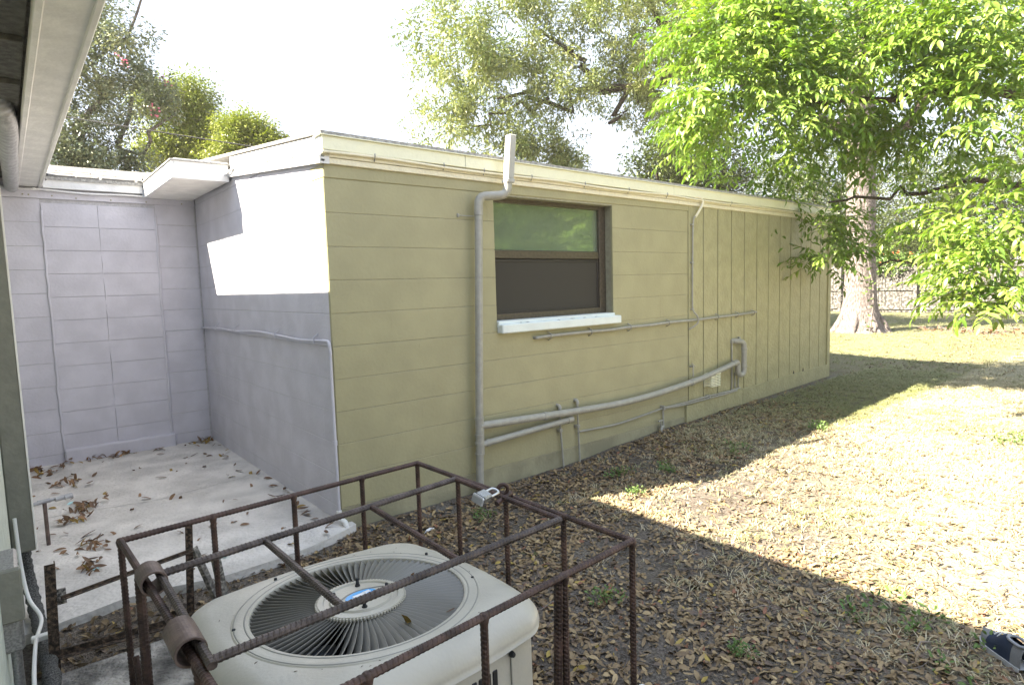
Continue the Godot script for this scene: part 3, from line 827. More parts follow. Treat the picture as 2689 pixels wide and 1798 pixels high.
	for i in 5:
		add_box("side_slat", Vector3(3.958, 0.372 + i * 0.022, 0.012), Vector3(3.966, 0.379 + i * 0.022, 0.092), M.cream, vh, 0.001)

	# conduit on the end wall and its drop at the corner
	var ec := thing("corner_conduit", "thin grey conduit along the courtyard end wall, turning down the outer corner", "conduit")
	add_tube("level_run", curve([Vector3(-0.022, 1.131, -3.1), Vector3(-0.022, 1.143, -2.5), Vector3(-0.024, 1.140, -1.939), Vector3(-0.022, 1.157, -1.4), Vector3(-0.024, 1.150, -0.935), Vector3(-0.022, 1.137, -0.5), Vector3(-0.022, 1.150, -0.09), Vector3(-0.022, 1.15, -0.03)], 6), 0.0092, M.wall_lifted_shade, ec, 12)
	add_tube("elbow", bend([Vector3(-0.022, 1.15, -0.10), Vector3(-0.022, 1.15, -0.005), Vector3(-0.02, 1.07, 0.0)], 0.03), 0.0115, M.wall_lifted_shade, ec, 12)
	add_tube("drop", [Vector3(-0.02, 1.12, -0.002), Vector3(-0.02, 0.525, -0.002), Vector3(-0.02, 0.06, 0.0)], 0.0105, M.wall_lifted_shade, ec, 12)
	ring("coupling", Vector3(-0.02, 0.535, -0.002), Vector3(-0.02, 0.505, -0.002), 0.014, M.wall_lifted_shade, ec)
	add_tube("foot", bend([Vector3(-0.02, 0.09, 0.0), Vector3(-0.02, 0.035, 0.0), Vector3(-0.005, 0.03, 0.06), Vector3(-0.002, -0.06, 0.075)], 0.03), 0.0165, M.pvc, ec, 12)
	for z in [-2.55, -1.94, -0.94, -0.22]:
		add_tube("clip", [Vector3(0.0, 1.19, z), Vector3(-0.034, 1.165, z), Vector3(-0.034, 1.13, z)], 0.0045, M.wall_lifted_shade, ec, 6)

	# cable along the wing's eave
	var fc := thing("fascia_cable", "cream cable clipped in waves along the wing eave", "cable")
	var fp: Array = []
	for i in 34:
		var x := -0.02 + i * 0.21
		var sag := -0.012 * absf(sin(x * 2.05 - 0.6)) + bump.get_noise_1d(x * 60.0) * 0.003
		fp.append(Vector3(x, 2.281 + sag + eave_y(x) * 1.05, 0.046))
	add_tube("sheath", curve(fp, 4), 0.0095, M.trim, fc, 8)
	for x in [0.32, 0.83, 1.17, 1.62, 2.2, 2.75, 3.3, 4.4]:
		var y := 2.28 + eave_y(x)
		add_tube("clip", [Vector3(x, y + 0.018, 0.05), Vector3(x - 0.004, y, 0.06), Vector3(x, y - 0.028, 0.036)], 0.0035, M.steel_dull, fc, 6)

	var ow := thing("overhead_wire", "dark wire hanging across the trees at upper left", "wire")
	var wp: Array = []
	for i in 25:
		var t := i / 24.0
		wp.append(Vector3(-8.2, 5.93, -12.9).lerp(Vector3(2.37, 3.0, -3.8), t) + Vector3(0, 0.06 - 0.12 * sin(PI * t), 0))
	add_tube("strand", wp, 0.008, M.wire, ow, 6)

# ------------------------------------------------------------------ condenser
func super_ring(hw: float, r: float, bow: float, n := 8) -> PackedVector2Array:
	var out := PackedVector2Array()
	for c in 4:
		var a0 := PI * 0.5 * c
		var cx := (hw - r) * (1.0 if c == 0 or c == 3 else -1.0)
		var cy := (hw - r) * (1.0 if c < 2 else -1.0)
		for k in n + 1:
			var a := a0 + PI * 0.5 * k / n
			out.append(Vector2(cx + r * cos(a), cy + r * sin(a)))
		# bowed side towards the next corner
		for k in range(1, 6):
			var t := k / 6.0
			var pa := Vector2(cx + r * cos(a0 + PI * 0.5), cy + r * sin(a0 + PI * 0.5))
			var c2 := (c + 1) % 4
			var pb := Vector2((hw - r) * (1.0 if c2 == 0 or c2 == 3 else -1.0) + r * cos(a0 + PI * 0.5), (hw - r) * (1.0 if c2 < 2 else -1.0) + r * sin(a0 + PI * 0.5))
			out.append(pa.lerp(pb, t) + Vector2(cos(a0 + PI * 0.5), sin(a0 + PI * 0.5)) * bow * 4.0 * t * (1.0 - t))
	return out

func make_condenser() -> void:
	var c := thing("condenser_unit", "beige outdoor air conditioner condenser with round slatted fan grille inside the rusty cage", "air conditioner", Vector3(-0.842, 0.0, 2.06))
	var away := Vector3(0.69, 0, -1.51).normalized()
	c.basis = Basis(away.cross(Vector3.UP).normalized(), deg_to_rad(-3.0)) * Basis(Vector3.UP, deg_to_rad(-2.5))
	c.basis = Basis(Vector3(away.z, 0, -away.x).normalized(), deg_to_rad(3.0)) * Basis(Vector3.UP, deg_to_rad(2.0))
	var top := 0.6
	# the lid: rounded shoulder around a flat top with a round opening
	var R := 0.322
	var rings: Array = []
	var prof := [[0.372, 0.518], [0.382, 0.520], [0.384, 0.540], [0.380, 0.558], [0.370, 0.574], [0.354, 0.587], [0.338, 0.594], [0.327, 0.5965]]
	for p in prof:
		var ring_pts: Array[Vector3] = []
		for q in super_ring(p[0], maxf(0.06, 0.115 - (0.384 - p[0]) * 0.4), 0.022): ring_pts.append(Vector3(q.x, p[1], q.y))
		rings.append(ring_pts)
	var n: int = rings[0].size()
	var circ: Array[Vector3] = []
	for k in n:
		var v: Vector3 = rings[-1][k]
		circ.append(Vector3(v.x, 0, v.z).normalized() * (R + 0.004) + Vector3(0, 0.5985, 0))
	rings.append(circ)
	var s := begin()
	s.set_smooth_group(0)
	for i in rings.size() - 1:
		for k in n:
			var k2 := (k + 1) % n
			var o: Vector3 = rings[i][k]
			quad(s, rings[i][k], rings[i][k2], rings[i + 1][k2], rings[i + 1][k], Vector3(o.x, 0.25, o.z) if i < rings.size() - 2 else Vector3.UP)
	obj("lid", s, M.unit, c)
	# raised flange ring round the opening
	var fl := begin()
	lathe(fl, [Vector2(R + 0.012, 0.597), Vector2(R + 0.008, 0.601), Vector2(R - 0.004, 0.6025), Vector2(0.292, 0.6035), Vector2(0.288, 0.601), Vector2(0.285, 0.585), Vector2(0.286, 0.5)], 72)
	obj("grille_ring", fl, M.unit, c)
	for gr in [0.326, 0.3]:
		var gv := begin()
		lathe(gv, [Vector2(gr + 0.0022, 0.6036 if gr < 0.31 else 0.6015), Vector2(gr, 0.6046 if gr < 0.31 else 0.603), Vector2(gr - 0.0022, 0.6036 if gr < 0.31 else 0.6015)], 72)
		obj("groove", gv, M.unit_dark, c)
	# fins: thin curved slats from hub to ring, each set on edge and leaning
	var fm := begin()
	fm.set_smooth_group(0)
	var cols := 7
	for i in cols:
		for j in 1:
			pass
	var fa: Array = []
	for i in cols + 1:
		var t := float(i) / cols
		var r := lerpf(0.113, 0.290, t)
		var sw := 0.04 * t * t
		var rad := Vector3(cos(sw), 0, sin(sw))
		var tan := Vector3(-sin(sw), 0, cos(sw))
		fa.append([rad * r + Vector3(0, 0.599, 0), rad * r + Vector3(0, 0.572, 0) + tan * 0.022])
	for i in cols:
		quad(fm, fa[i][0], fa[i + 1][0], fa[i + 1][1], fa[i][1], Vector3(0, 0, -1))
		var th := Vector3(0, 0, 0.0017)
		quad(fm, fa[i][0] + th, fa[i + 1][0] + th, fa[i + 1][1] + th, fa[i][1] + th, Vector3(0, 0, 1))
		quad(fm, fa[i][0], fa[i + 1][0], fa[i + 1][0] + th, fa[i][0] + th, Vector3.UP)
	var fin_mesh := done(fm)
	for k in 84:
		put("fin", fin_mesh, M.fin, c, Transform3D(Basis(Vector3.UP, TAU * k / 84.0), Vector3.ZERO))
	# hub plate
	var hb := begin()
	lathe(hb, [Vector2(0.0, 0.609), Vector2(0.084, 0.609), Vector2(0.087, 0.603), Vector2(0.100, 0.603), Vector2(0.103, 0.608), Vector2(0.117, 0.606), Vector2(0.119, 0.600), Vector2(0.112, 0.575)], 64)
	var hub := obj("hub", hb, M.unit, c)
	tag(hub, "round beige hub plate with a blue oval badge")
	var tooth := begin()
	box(tooth, Vector3(0.114, 0.597, -0.0022), Vector3(0.124, 0.6045, 0.0022), 0.001)
	var tm := done(tooth)
	for k in 84: put("tooth", tm, M.unit, hub, Transform3D(Basis(Vector3.UP, TAU * (k + 0.5) / 84.0), Vector3.ZERO))
	# raised emboss and badge, lying across the hub
	var bx := Basis(Vector3.UP, deg_to_rad(5.0))
	var em := begin()
	var outl: Array = []
	for k in 49:
		var a := TAU * k / 48.0
		var rr := 0.052 + 0.022 * pow(absf(cos(a)), 6.0)
		outl.append(bx * Vector3(cos(a) * rr * 1.05, 0.6095, sin(a) * (0.036 + 0.0 * rr)))
	tube(em, outl, 0.0022, 6, false)
	obj("emboss", em, M.unit_dark, hub)
	var bd := begin()
	for k in 36:
		var a := TAU * k / 36.0
		var b := TAU * (k + 1) / 36.0
		var pa := bx * Vector3(cos(a) * 0.047, 0.6125, sin(a) * 0.027)
		var pb := bx * Vector3(cos(b) * 0.047, 0.6125, sin(b) * 0.027)
		tri(bd, bx * Vector3(0, 0.6130, 0), pa, pb, Vector3.UP)
		quad(bd, pa, pb, pb - Vector3(0, 0.004, 0), pa - Vector3(0, 0.004, 0), Vector3(pa.x, 0, pa.z))
	obj("badge", bd, M.badge, hub)
	var bw := begin()
	for q in [[-0.026, 0.010, 0.014, 0.006], [-0.004, 0.0, 0.02, 0.007], [0.02, -0.004, 0.012, 0.006]]:
		box(bw, Vector3(q[0] - q[2], 0.6125, q[1] - q[3]), Vector3(q[0] + q[2], 0.6142, q[1] + q[3]), 0.001, Transform3D(bx, Vector3.ZERO))
	obj("badge_highlight", bw, M.badge_white, hub)  # white highlight painted on the badge together with its unreadable lettering
	for a in [20.0, 110.0, 200.0, 290.0]:
		var bt := begin()
		lathe(bt, [Vector2(0.0075, 0.0), Vector2(0.0075, 0.004), Vector2(0.005, 0.004), Vector2(0.0045, 0.022), Vector2(0.003, 0.024), Vector2(0, 0.024)], 10, Transform3D(Basis.IDENTITY, Vector3(cos(deg_to_rad(a)) * 0.072, 0.609, sin(deg_to_rad(a)) * 0.072)))
		obj("bolt", bt, M.bolt, hub)
	# what shows through the fins: motor, blades, dark inside
	add_tube("motor", [Vector3(0, 0.35, 0), Vector3(0, 0.56, 0)], 0.075, M.black, c, 24)
	for k in 3:
		var b := begin()
		b.set_smooth_group(0)
		var bb := Basis(Vector3.UP, TAU * k / 3.0 + 0.9)
		for i in 6:
			for j in 3:
				var q: Array = []
				for d in [[0, 0], [1, 0], [1, 1], [0, 1]]:
					var r: float = 0.07 + (i + d[0]) * 0.033
					var an: float = -0.42 + (j + d[1]) * 0.28
					q.append(bb * Vector3(cos(an) * r, 0.44 + an * 0.10, sin(an) * r))
				quad(b, q[0], q[1], q[2], q[3], Vector3.UP)
		obj("fan_blade", b, M.blade, c)
	var inn := begin()
	lathe(inn, [Vector2(0.0, 0.2), Vector2(0.30, 0.2), Vector2(0.31, 0.5), Vector2(0.287, 0.57)], 48)
	obj("shroud", inn, M.black, c)
	# cabinet sides with louvre slots
	var sd := begin()
	sd.set_smooth_group(0)
	var lo := super_ring(0.366, 0.115, 0.02)
	var m := lo.size()
	for k in m:
		var a := lo[k]
		var b2 := lo[(k + 1) % m]
		quad(sd, Vector3(a.x, 0.03, a.y), Vector3(b2.x, 0.03, b2.y), Vector3(b2.x, 0.524, b2.y), Vector3(a.x, 0.524, a.y), Vector3(a.x, 0, a.y))
	obj("cabinet", sd, M.unit, c)
	for side in 4:
		var sbasis := Basis(Vector3.UP, PI * 0.5 * side)
		var slot := begin()
		box(slot, Vector3(-0.0085, -0.038, -0.002), Vector3(0.0085, 0.038, 0.0035), 0.0035)
		if not mesh_cache.has("slot"): mesh_cache["slot"] = done(slot)
		for row in 4:
			for i in 15:
				var x := -0.165 + i * 0.0235
				var bow := 0.02 * 4.0 * (0.5 + x / 0.5) * (0.5 - x / 0.5)
				put("louvre_slot", mesh_cache["slot"], M.black, c, Transform3D(sbasis, sbasis * Vector3(x, 0.446 - row * 0.098, 0.3655 + bow)))
		var seam := begin()
		box(seam, Vector3(0.222, 0.03, 0.36), Vector3(0.2245, 0.517, 0.3745), 0.0)
		put("seam", done(seam), M.unit_dark, c, Transform3D(sbasis, Vector3.ZERO))
		var scw := begin()
		lathe(scw, [Vector2(0, 0.012), Vector2(0.006, 0.011), Vector2(0.0085, 0.004), Vector2(0.0085, 0)], 10, Transform3D(Basis(Vector3.RIGHT, Vector3.BACK, Vector3.UP), Vector3(0.222, 0.502, 0.376)))
		put("screw", done(scw), M.bolt, c, Transform3D(sbasis, Vector3.ZERO))
	for i in 34:
		var an := rng.randf() * TAU
		var rr := rng.randf_range(0.325, 0.40)
		var at := Vector3(cos(an) * rr, 0.599, sin(an) * rr)
		if absf(at.x) > 0.325 or absf(at.z) > 0.325: continue
		var dsp := begin()
		leaf_shape(dsp, Transform3D(Basis(Vector3.UP, rng.randf() * TAU), at), rng.randf_range(0.004, 0.013), rng.randf_range(0.0008, 0.0022), 0.4, Color(0.07, 0.05, 0.035), 3)
		obj("debris", dsp, M.dead, c)
	for q in [[-0.315, -0.08], [0.3, 0.12], [-0.12, -0.318], [0.31, -0.14]]:
		var sc := begin()
		lathe(sc, [Vector2(0, 0.007), Vector2(0.0045, 0.0055), Vector2(0.0055, 0)], 8, Transform3D(Basis.IDENTITY, Vector3(q[0], 0.599, q[1])))
		obj("screw", sc, M.bolt, c)

func make_cage() -> void:
	var c := thing("security_cage", "rusty welded rebar cage around the condenser with a hinged lid", "cage")
	var A := Vector3(-1.324, 0.75, 1.503)
	var B := Vector3(-0.285, 0.75, 1.437)
	var C := Vector3(-0.252, 0.75, 2.521)
	var E := A + C - B
	for r in [[A, B], [B, C], [C, E], [E, A]]: add_rebar("rail", r[0], r[1], M.rust, c)
	for y in [0.28]:
		for r in [[A, B], [B, C], [C, E], [E, A]]: pass
	var feet: Array = [A, B, C, E]
	for t in [0.245, 0.501, 0.757]: feet.append(A.lerp(B, t))
	for t in [0.256, 0.509, 0.759]: feet.append(B.lerp(C, t))
	for t in [0.268, 0.517, 0.789]: feet.append(C.lerp(E, t))
	for t in [0.25, 0.75]: feet.append(E.lerp(A, t))
	for i in feet.size():
		var f: Vector3 = feet[i]
		add_rebar("post", f - Vector3(0, 0.008, 0), Vector3(f.x, -0.06, f.z), M.rust, c)
		# weld bead
		var wb := begin()
		lathe(wb, [Vector2(0, 0.012), Vector2(0.009, 0.009), Vector2(0.0125, 0), Vector2(0.0105, -0.012), Vector2(0.0085, -0.018)], 10, Transform3D(Basis.IDENTITY, f - Vector3(0, 0.002, 0)), true)
		obj("weld", wb, M.rust, c)
	# thicker pair of posts: one by the front rail, one by the hinge
	add_rebar("post", C.lerp(E, 0.285) - Vector3(0, 0.012, 0.004), Vector3(-0.558, -0.06, 2.52), M.rust, c, 0.0108)
	add_rebar("post", A.lerp(E, 0.28) - Vector3(0.006, 0.0, 0.0), Vector3(-1.327, -0.06, 1.80), M.rust, c, 0.0115)
	add_rebar("brace", Vector3(-1.318, 0.42, 1.56), Vector3(-1.30, 0.0, 1.72), M.rust, c)
	# lid
	var lid := Node3D.new()
	lid.name = "lid"
	c.add_child(lid, true)
	var L0 := Vector3(-1.285, 0.766, 1.869)
	var L1 := Vector3(-0.319, 0.766, 1.763)
	var L2 := Vector3(-0.315, 0.766, 2.303)
	var L3 := Vector3(-1.285, 0.766, 2.350)
	add_rebar("bar", L0, L1, M.rust_grey, lid, 0.0092)
	add_rebar("bar", L1, L2, M.rust, lid)
	add_rebar("bar", L2, L3, M.rust_grey, lid, 0.0092)
	add_rebar("bar", L3 + Vector3(0, 0, 0.02), L0 - Vector3(0, 0, 0.03), M.rust_grey, lid)
	add_rebar("bar", Vector3(-1.018, 0.764, 1.85), Vector3(-1.01, 0.764, 2.33), M.rust_grey, lid)
	add_rebar("bar", Vector3(-0.674, 0.764, 1.805), Vector3(-0.69, 0.764, 2.315), M.rust, lid)
	for z in [[1.822, 1.905], [2.175, 2.285]]:
		var hs := begin()
		var p0 := Vector3(-1.303, 0.760, z[0])
		var p1 := Vector3(-1.302, 0.760, z[1])
		var bz := Transform3D(Basis(Vector3.RIGHT, Vector3(0, 0, 1), Vector3(0, -1, 0)), p0)
		var ln := p0.distance_to(p1)
		lathe(hs, [Vector2(0.026, 0), Vector2(0.030, 0), Vector2(0.031, 0.002), Vector2(0.031, ln - 0.002), Vector2(0.030, ln), Vector2(0.026, ln), Vector2(0.026, 0)], 32, bz, false)
		obj("hinge_sleeve", hs, M.iron_sleeve, c)
	# hasp: two short lugs welded on the rail and lid
	add_tube("hasp_lug", [Vector3(-0.352, 0.755, 2.045), Vector3(-0.27, 0.765, 2.02)], 0.009, M.rust, c, 10)
	var hr: Array = []
	for k in 17:
		var a := TAU * k / 16.0
		hr.append(Vector3(-0.30, 0.785 + sin(a) * 0.016, 2.015) + Vector3(cos(a) * 0.013, 0, cos(a) * 0.009))
	add_tube("hasp_loop", hr, 0.0065, M.rust, c, 8)

	var pl := thing("padlock", "silver padlock hanging on the far rail of the rebar cage", "padlock", Vector3(-0.405, 0.793, 2.048))
	var d := Vector3(0.93, 0.0, -0.30).normalized()                # from body to shackle
	var e := Vector3(-d.z, 0, d.x)
	pl.basis = Basis(d, Vector3.UP, d.cross(Vector3.UP)) * Basis(Vector3.RIGHT, 0.35)
	var bs := begin()
	box(bs, Vector3(-0.03, -0.014, -0.021), Vector3(0.022, 0.014, 0.021), 0.006)
	obj("body", bs, M.steel_dull, pl)
	add_box("bumper", Vector3(-0.036, -0.0155, -0.0225), Vector3(-0.026, 0.0155, 0.0225), M.steel, pl, 0.004)
	add_box("band", Vector3(-0.0255, -0.0145, -0.0215), Vector3(-0.0235, 0.0145, 0.0215), M.bolt, pl, 0.001)
	var sh := bend([Vector3(0.02, 0, -0.0145), Vector3(0.072, 0, -0.0145), Vector3(0.072, 0, 0.0145), Vector3(0.02, 0, 0.0145)], 0.0144, 8)
	add_tube("shackle", sh, 0.0045, M.steel, pl, 12)

	# old angle iron stand lying in the dirt strip
	var f := thing("angle_iron_stand", "rusty angle iron stand half buried between slab and condenser pad", "metal stand")
	var ang := func(called: String, a: Vector3, b: Vector3, w: float, m: Material, spin := 0.0) -> void:
		var s := begin()
		var dd := (b - a).normalized()
		var sd := dd.cross(Vector3.UP if absf(dd.y) < 0.9 else Vector3.FORWARD).normalized()
		var up := sd.cross(dd)
		var xf := Transform3D(Basis(sd, up, -dd) * Basis(Vector3.BACK, spin), a)
		var ln := (b - a).length()
		box(s, Vector3(0, 0, -ln), Vector3(w, 0.004, 0), 0.0008, xf)
		box(s, Vector3(0, 0.0041, -ln), Vector3(0.004, w, 0), 0.0008, xf)
		obj(called, s, m, f)
	ang.call("upright", Vector3(-1.472, -0.06, 0.6), Vector3(-1.456, 0.415, 0.6), 0.036, M.iron, 0.0)
	ang.call("upright", Vector3(-0.950, -0.06, 0.44), Vector3(-0.928, 0.385, 0.44), 0.032, M.iron, 0.0)
	ang.call("upright", Vector3(-0.83, -0.06, 0.52), Vector3(-0.86, 0.22, 0.50), 0.032, M.iron_pale, 1.2)
	ang.call("brace", Vector3(-0.935, 0.27, 0.445), Vector3(-0.862, 0.0, 0.52), 0.026, M.iron_pale, 0.6)
	ang.call("rail", Vector3(-1.45, 0.262, 0.6), Vector3(-0.94, 0.258, 0.45), 0.016, M.iron, 0.0)
	ang.call("rail", Vector3(-1.47, 0.025, 0.585), Vector3(-0.5, 0.035, 0.71), 0.03, M.iron, 0.0)
	add_box("clamp_plate", Vector3(-1.478, 0.235, 0.575), Vector3(-1.43, 0.30, 0.582), M.iron_pale, f, 0.002)

# ------------------------------------------------------------------ leaves and plants
# one curved, folded leaf along local +x from the stalk
func leaf_shape(s: SurfaceTool, xf: Transform3D, ln: float, wd: float, curl: float, col: Color, seg := 4) -> void:
	s.set_smooth_group(0)
	var c: Array[Vector3] = []
	var l: Array[Vector3] = []
	var r: Array[Vector3] = []
	for i in seg + 1:
		var t := float(i) / seg
		var a := curl * t
		var p := Vector3(ln * t * cos(a * 0.5), -ln * t * sin(a * 0.5), 0)
		var w := wd * pow(sin(PI * clampf(t * 0.93 + 0.035, 0, 1)), 0.75) * (1.15 - 0.5 * t)
		if i == seg: w = 0.0
		c.append(xf * p)
		l.append(xf * (p + Vector3(0, w * 0.3, -w)))
		r.append(xf * (p + Vector3(0, w * 0.3, w)))
	s.set_color(col)
	var up := xf.basis.y
	for i in seg:
		if i < seg - 1:
			quad(s, c[i], l[i], l[i + 1], c[i + 1], up)
			quad(s, c[i], c[i + 1], r[i + 1], r[i], up)
		else:
			tri(s, c[i], l[i], c[i + 1], up)
			tri(s, c[i], c[i + 1], r[i], up)

func leaf_ball(n: int, rad: float, ln: float, wd: float, sd: int, droop: float, seg := 2) -> ArrayMesh:
	var g := RandomNumberGenerator.new()
	g.seed = sd
	var s := begin()
	for i in n:
		var d := Vector3(g.randfn(), g.randfn() * 0.8, g.randfn()).normalized()
		var p := d * rad * pow(g.randf(), 0.5)
		var f := Vector3(d.x + g.randfn() * 0.5, d.y * 0.6 - droop + g.randfn() * 0.4, d.z + g.randfn() * 0.5).normalized()
		var side := f.cross(Vector3(g.randfn() * 0.5, 1, g.randfn() * 0.5)).normalized()
		var xf := Transform3D(Basis(f, side.cross(f), side), p)
		var v := g.randf_range(0.7, 1.25)
		leaf_shape(s, xf, ln * g.randf_range(0.7, 1.2), wd * g.randf_range(0.8, 1.2), g.randf_range(0.1, 0.7), Color(v, v, v * g.randf_range(0.75, 1.0)), seg)
	return done(s)

# a drooping spray: thin twig with alternate leaves
func spray(n: int, ln: float, leaf: float, wd: float, sd: int) -> ArrayMesh:
	var g := RandomNumberGenerator.new()
	g.seed = sd
	var s := begin()
	var pts: Array = []
	for i in 6:
		var t := i / 5.0
		pts.append(Vector3(ln * t, -0.22 * ln * t * t, 0.03 * sin(t * 5.0 + sd)))
	s.set_color(Color(0.9, 0.8, 0.35))
	tube(s, pts, 0.0022, 4, false)
	for i in n:
		var t := (i + 0.7) / n
		var p := Vector3(ln * t, -0.22 * ln * t * t, 0.0)
		var sg := 1.0 if i % 2 else -1.0
		var f := Vector3(0.55 + g.randfn() * 0.2, -0.35 + g.randfn() * 0.3, sg * 0.8 + g.randfn() * 0.25).normalized()
		if i == n - 1: f = Vector3(0.8, -0.6, 0)
		var side := f.cross(Vector3(g.randfn() * 0.35, 1, g.randfn() * 0.35)).normalized()
		var v := g.randf_range(0.75, 1.2)
		leaf_shape(s, Transform3D(Basis(f, side.cross(f), side), p), leaf * g.randf_range(0.7, 1.15), wd * g.randf_range(0.85, 1.15), g.randf_range(0.2, 1.0), Color(v * g.randf_range(0.85, 1.1), v, v * g.randf_range(0.7, 1.05)), 4)
	return done(s)

func crowd(called: String, mesh: Mesh, xfs: Array, cols: Array, m: Material, parent: Node) -> MultiMeshInstance3D:
	var mm := MultiMesh.new()
	mm.transform_format = MultiMesh.TRANSFORM_3D
	mm.use_colors = true
	mm.mesh = mesh
	mm.instance_count = xfs.size()
	for i in xfs.size():
		mm.set_instance_transform(i, xfs[i])
		mm.set_instance_color(i, cols[i])
	var o := MultiMeshInstance3D.new()
	o.name = numbered(called, parent)
	o.multimesh = mm
	o.material_override = m
	o.set_meta("kind", "stuff")
	parent.add_child(o, true)
	return o

func limb(s: SurfaceTool, a: Vector3, b: Vector3, r0: float, r1: float, wob: float, n := 8) -> void:
	var pts: Array = []
	var rad: Array = []
	var k := 9
	for i in k + 1:
		var t := float(i) / k
		var w := sin(PI * t) * wob
		pts.append(a.lerp(b, t) + Vector3(bump.get_noise_2d(t * 90.0, a.x * 31.0), bump.get_noise_2d(t * 90.0, a.z * 31.0 + 50.0), bump.get_noise_2d(t * 90.0, b.x * 31.0 + 99.0)) * w * 2.0)
		rad.append(lerpf(r0, r1, t))
	tube(s, pts, rad, n, true)

# scatter points in blobs with noisy gaps; each blob [centre, radii, count]
func blob_points(blobs: Array, sd: int, gap: float, gap_scale: float) -> Array:
	var g := RandomNumberGenerator.new()
	g.seed = sd
	var f := noise(gap_scale, 3, sd)
	var out: Array = []
	for b in blobs:
		var made := 0
		var tries := 0
		while made < b[2] and tries < b[2] * 12:
			tries += 1
			var d := Vector3(g.randfn(), g.randfn(), g.randfn()).normalized() * pow(g.randf(), 0.42)
			var p: Vector3 = b[0] + d * b[1]
			if f.get_noise_3dv(p) < gap: continue
			out.append([p, d])
			made += 1
	return out

func tree_crown(t: Node3D, blobs: Array, meshes: Array, cols: Array, m: Material, sd: int, gap: float, gap_scale: float, smin: float, smax: float, outward := false) -> Array:
	var g := RandomNumberGenerator.new()
	g.seed = sd + 5
	var pts := blob_points(blobs, sd, gap, gap_scale)
	var xs: Array = []
	var cs: Array = []
	for i in meshes.size():
		xs.append([])
		cs.append([])
	for q in pts:
		var k := g.randi() % meshes.size()
		var b := Basis(Vector3.UP, g.randf() * TAU)
		if outward:
			var d: Vector3 = q[1]
			b = Basis(Vector3.UP, atan2(-d.z, d.x) + g.randfn() * 0.5) * Basis(Vector3.BACK, g.randfn() * 0.3 + d.y * 0.5)
		b = b.scaled(Vector3.ONE * g.randf_range(smin, smax))
		xs[k].append(Transform3D(b, q[0]))
		var c: Color = cols[0].lerp(cols[1], g.randf())
		var v := g.randf_range(0.8, 1.2)
		cs[k].append(Color(c.r * v, c.g * v, c.b * v))
	for i in meshes.size(): crowd("crown", meshes[i], xs[i], cs[i], m, t)
	return pts

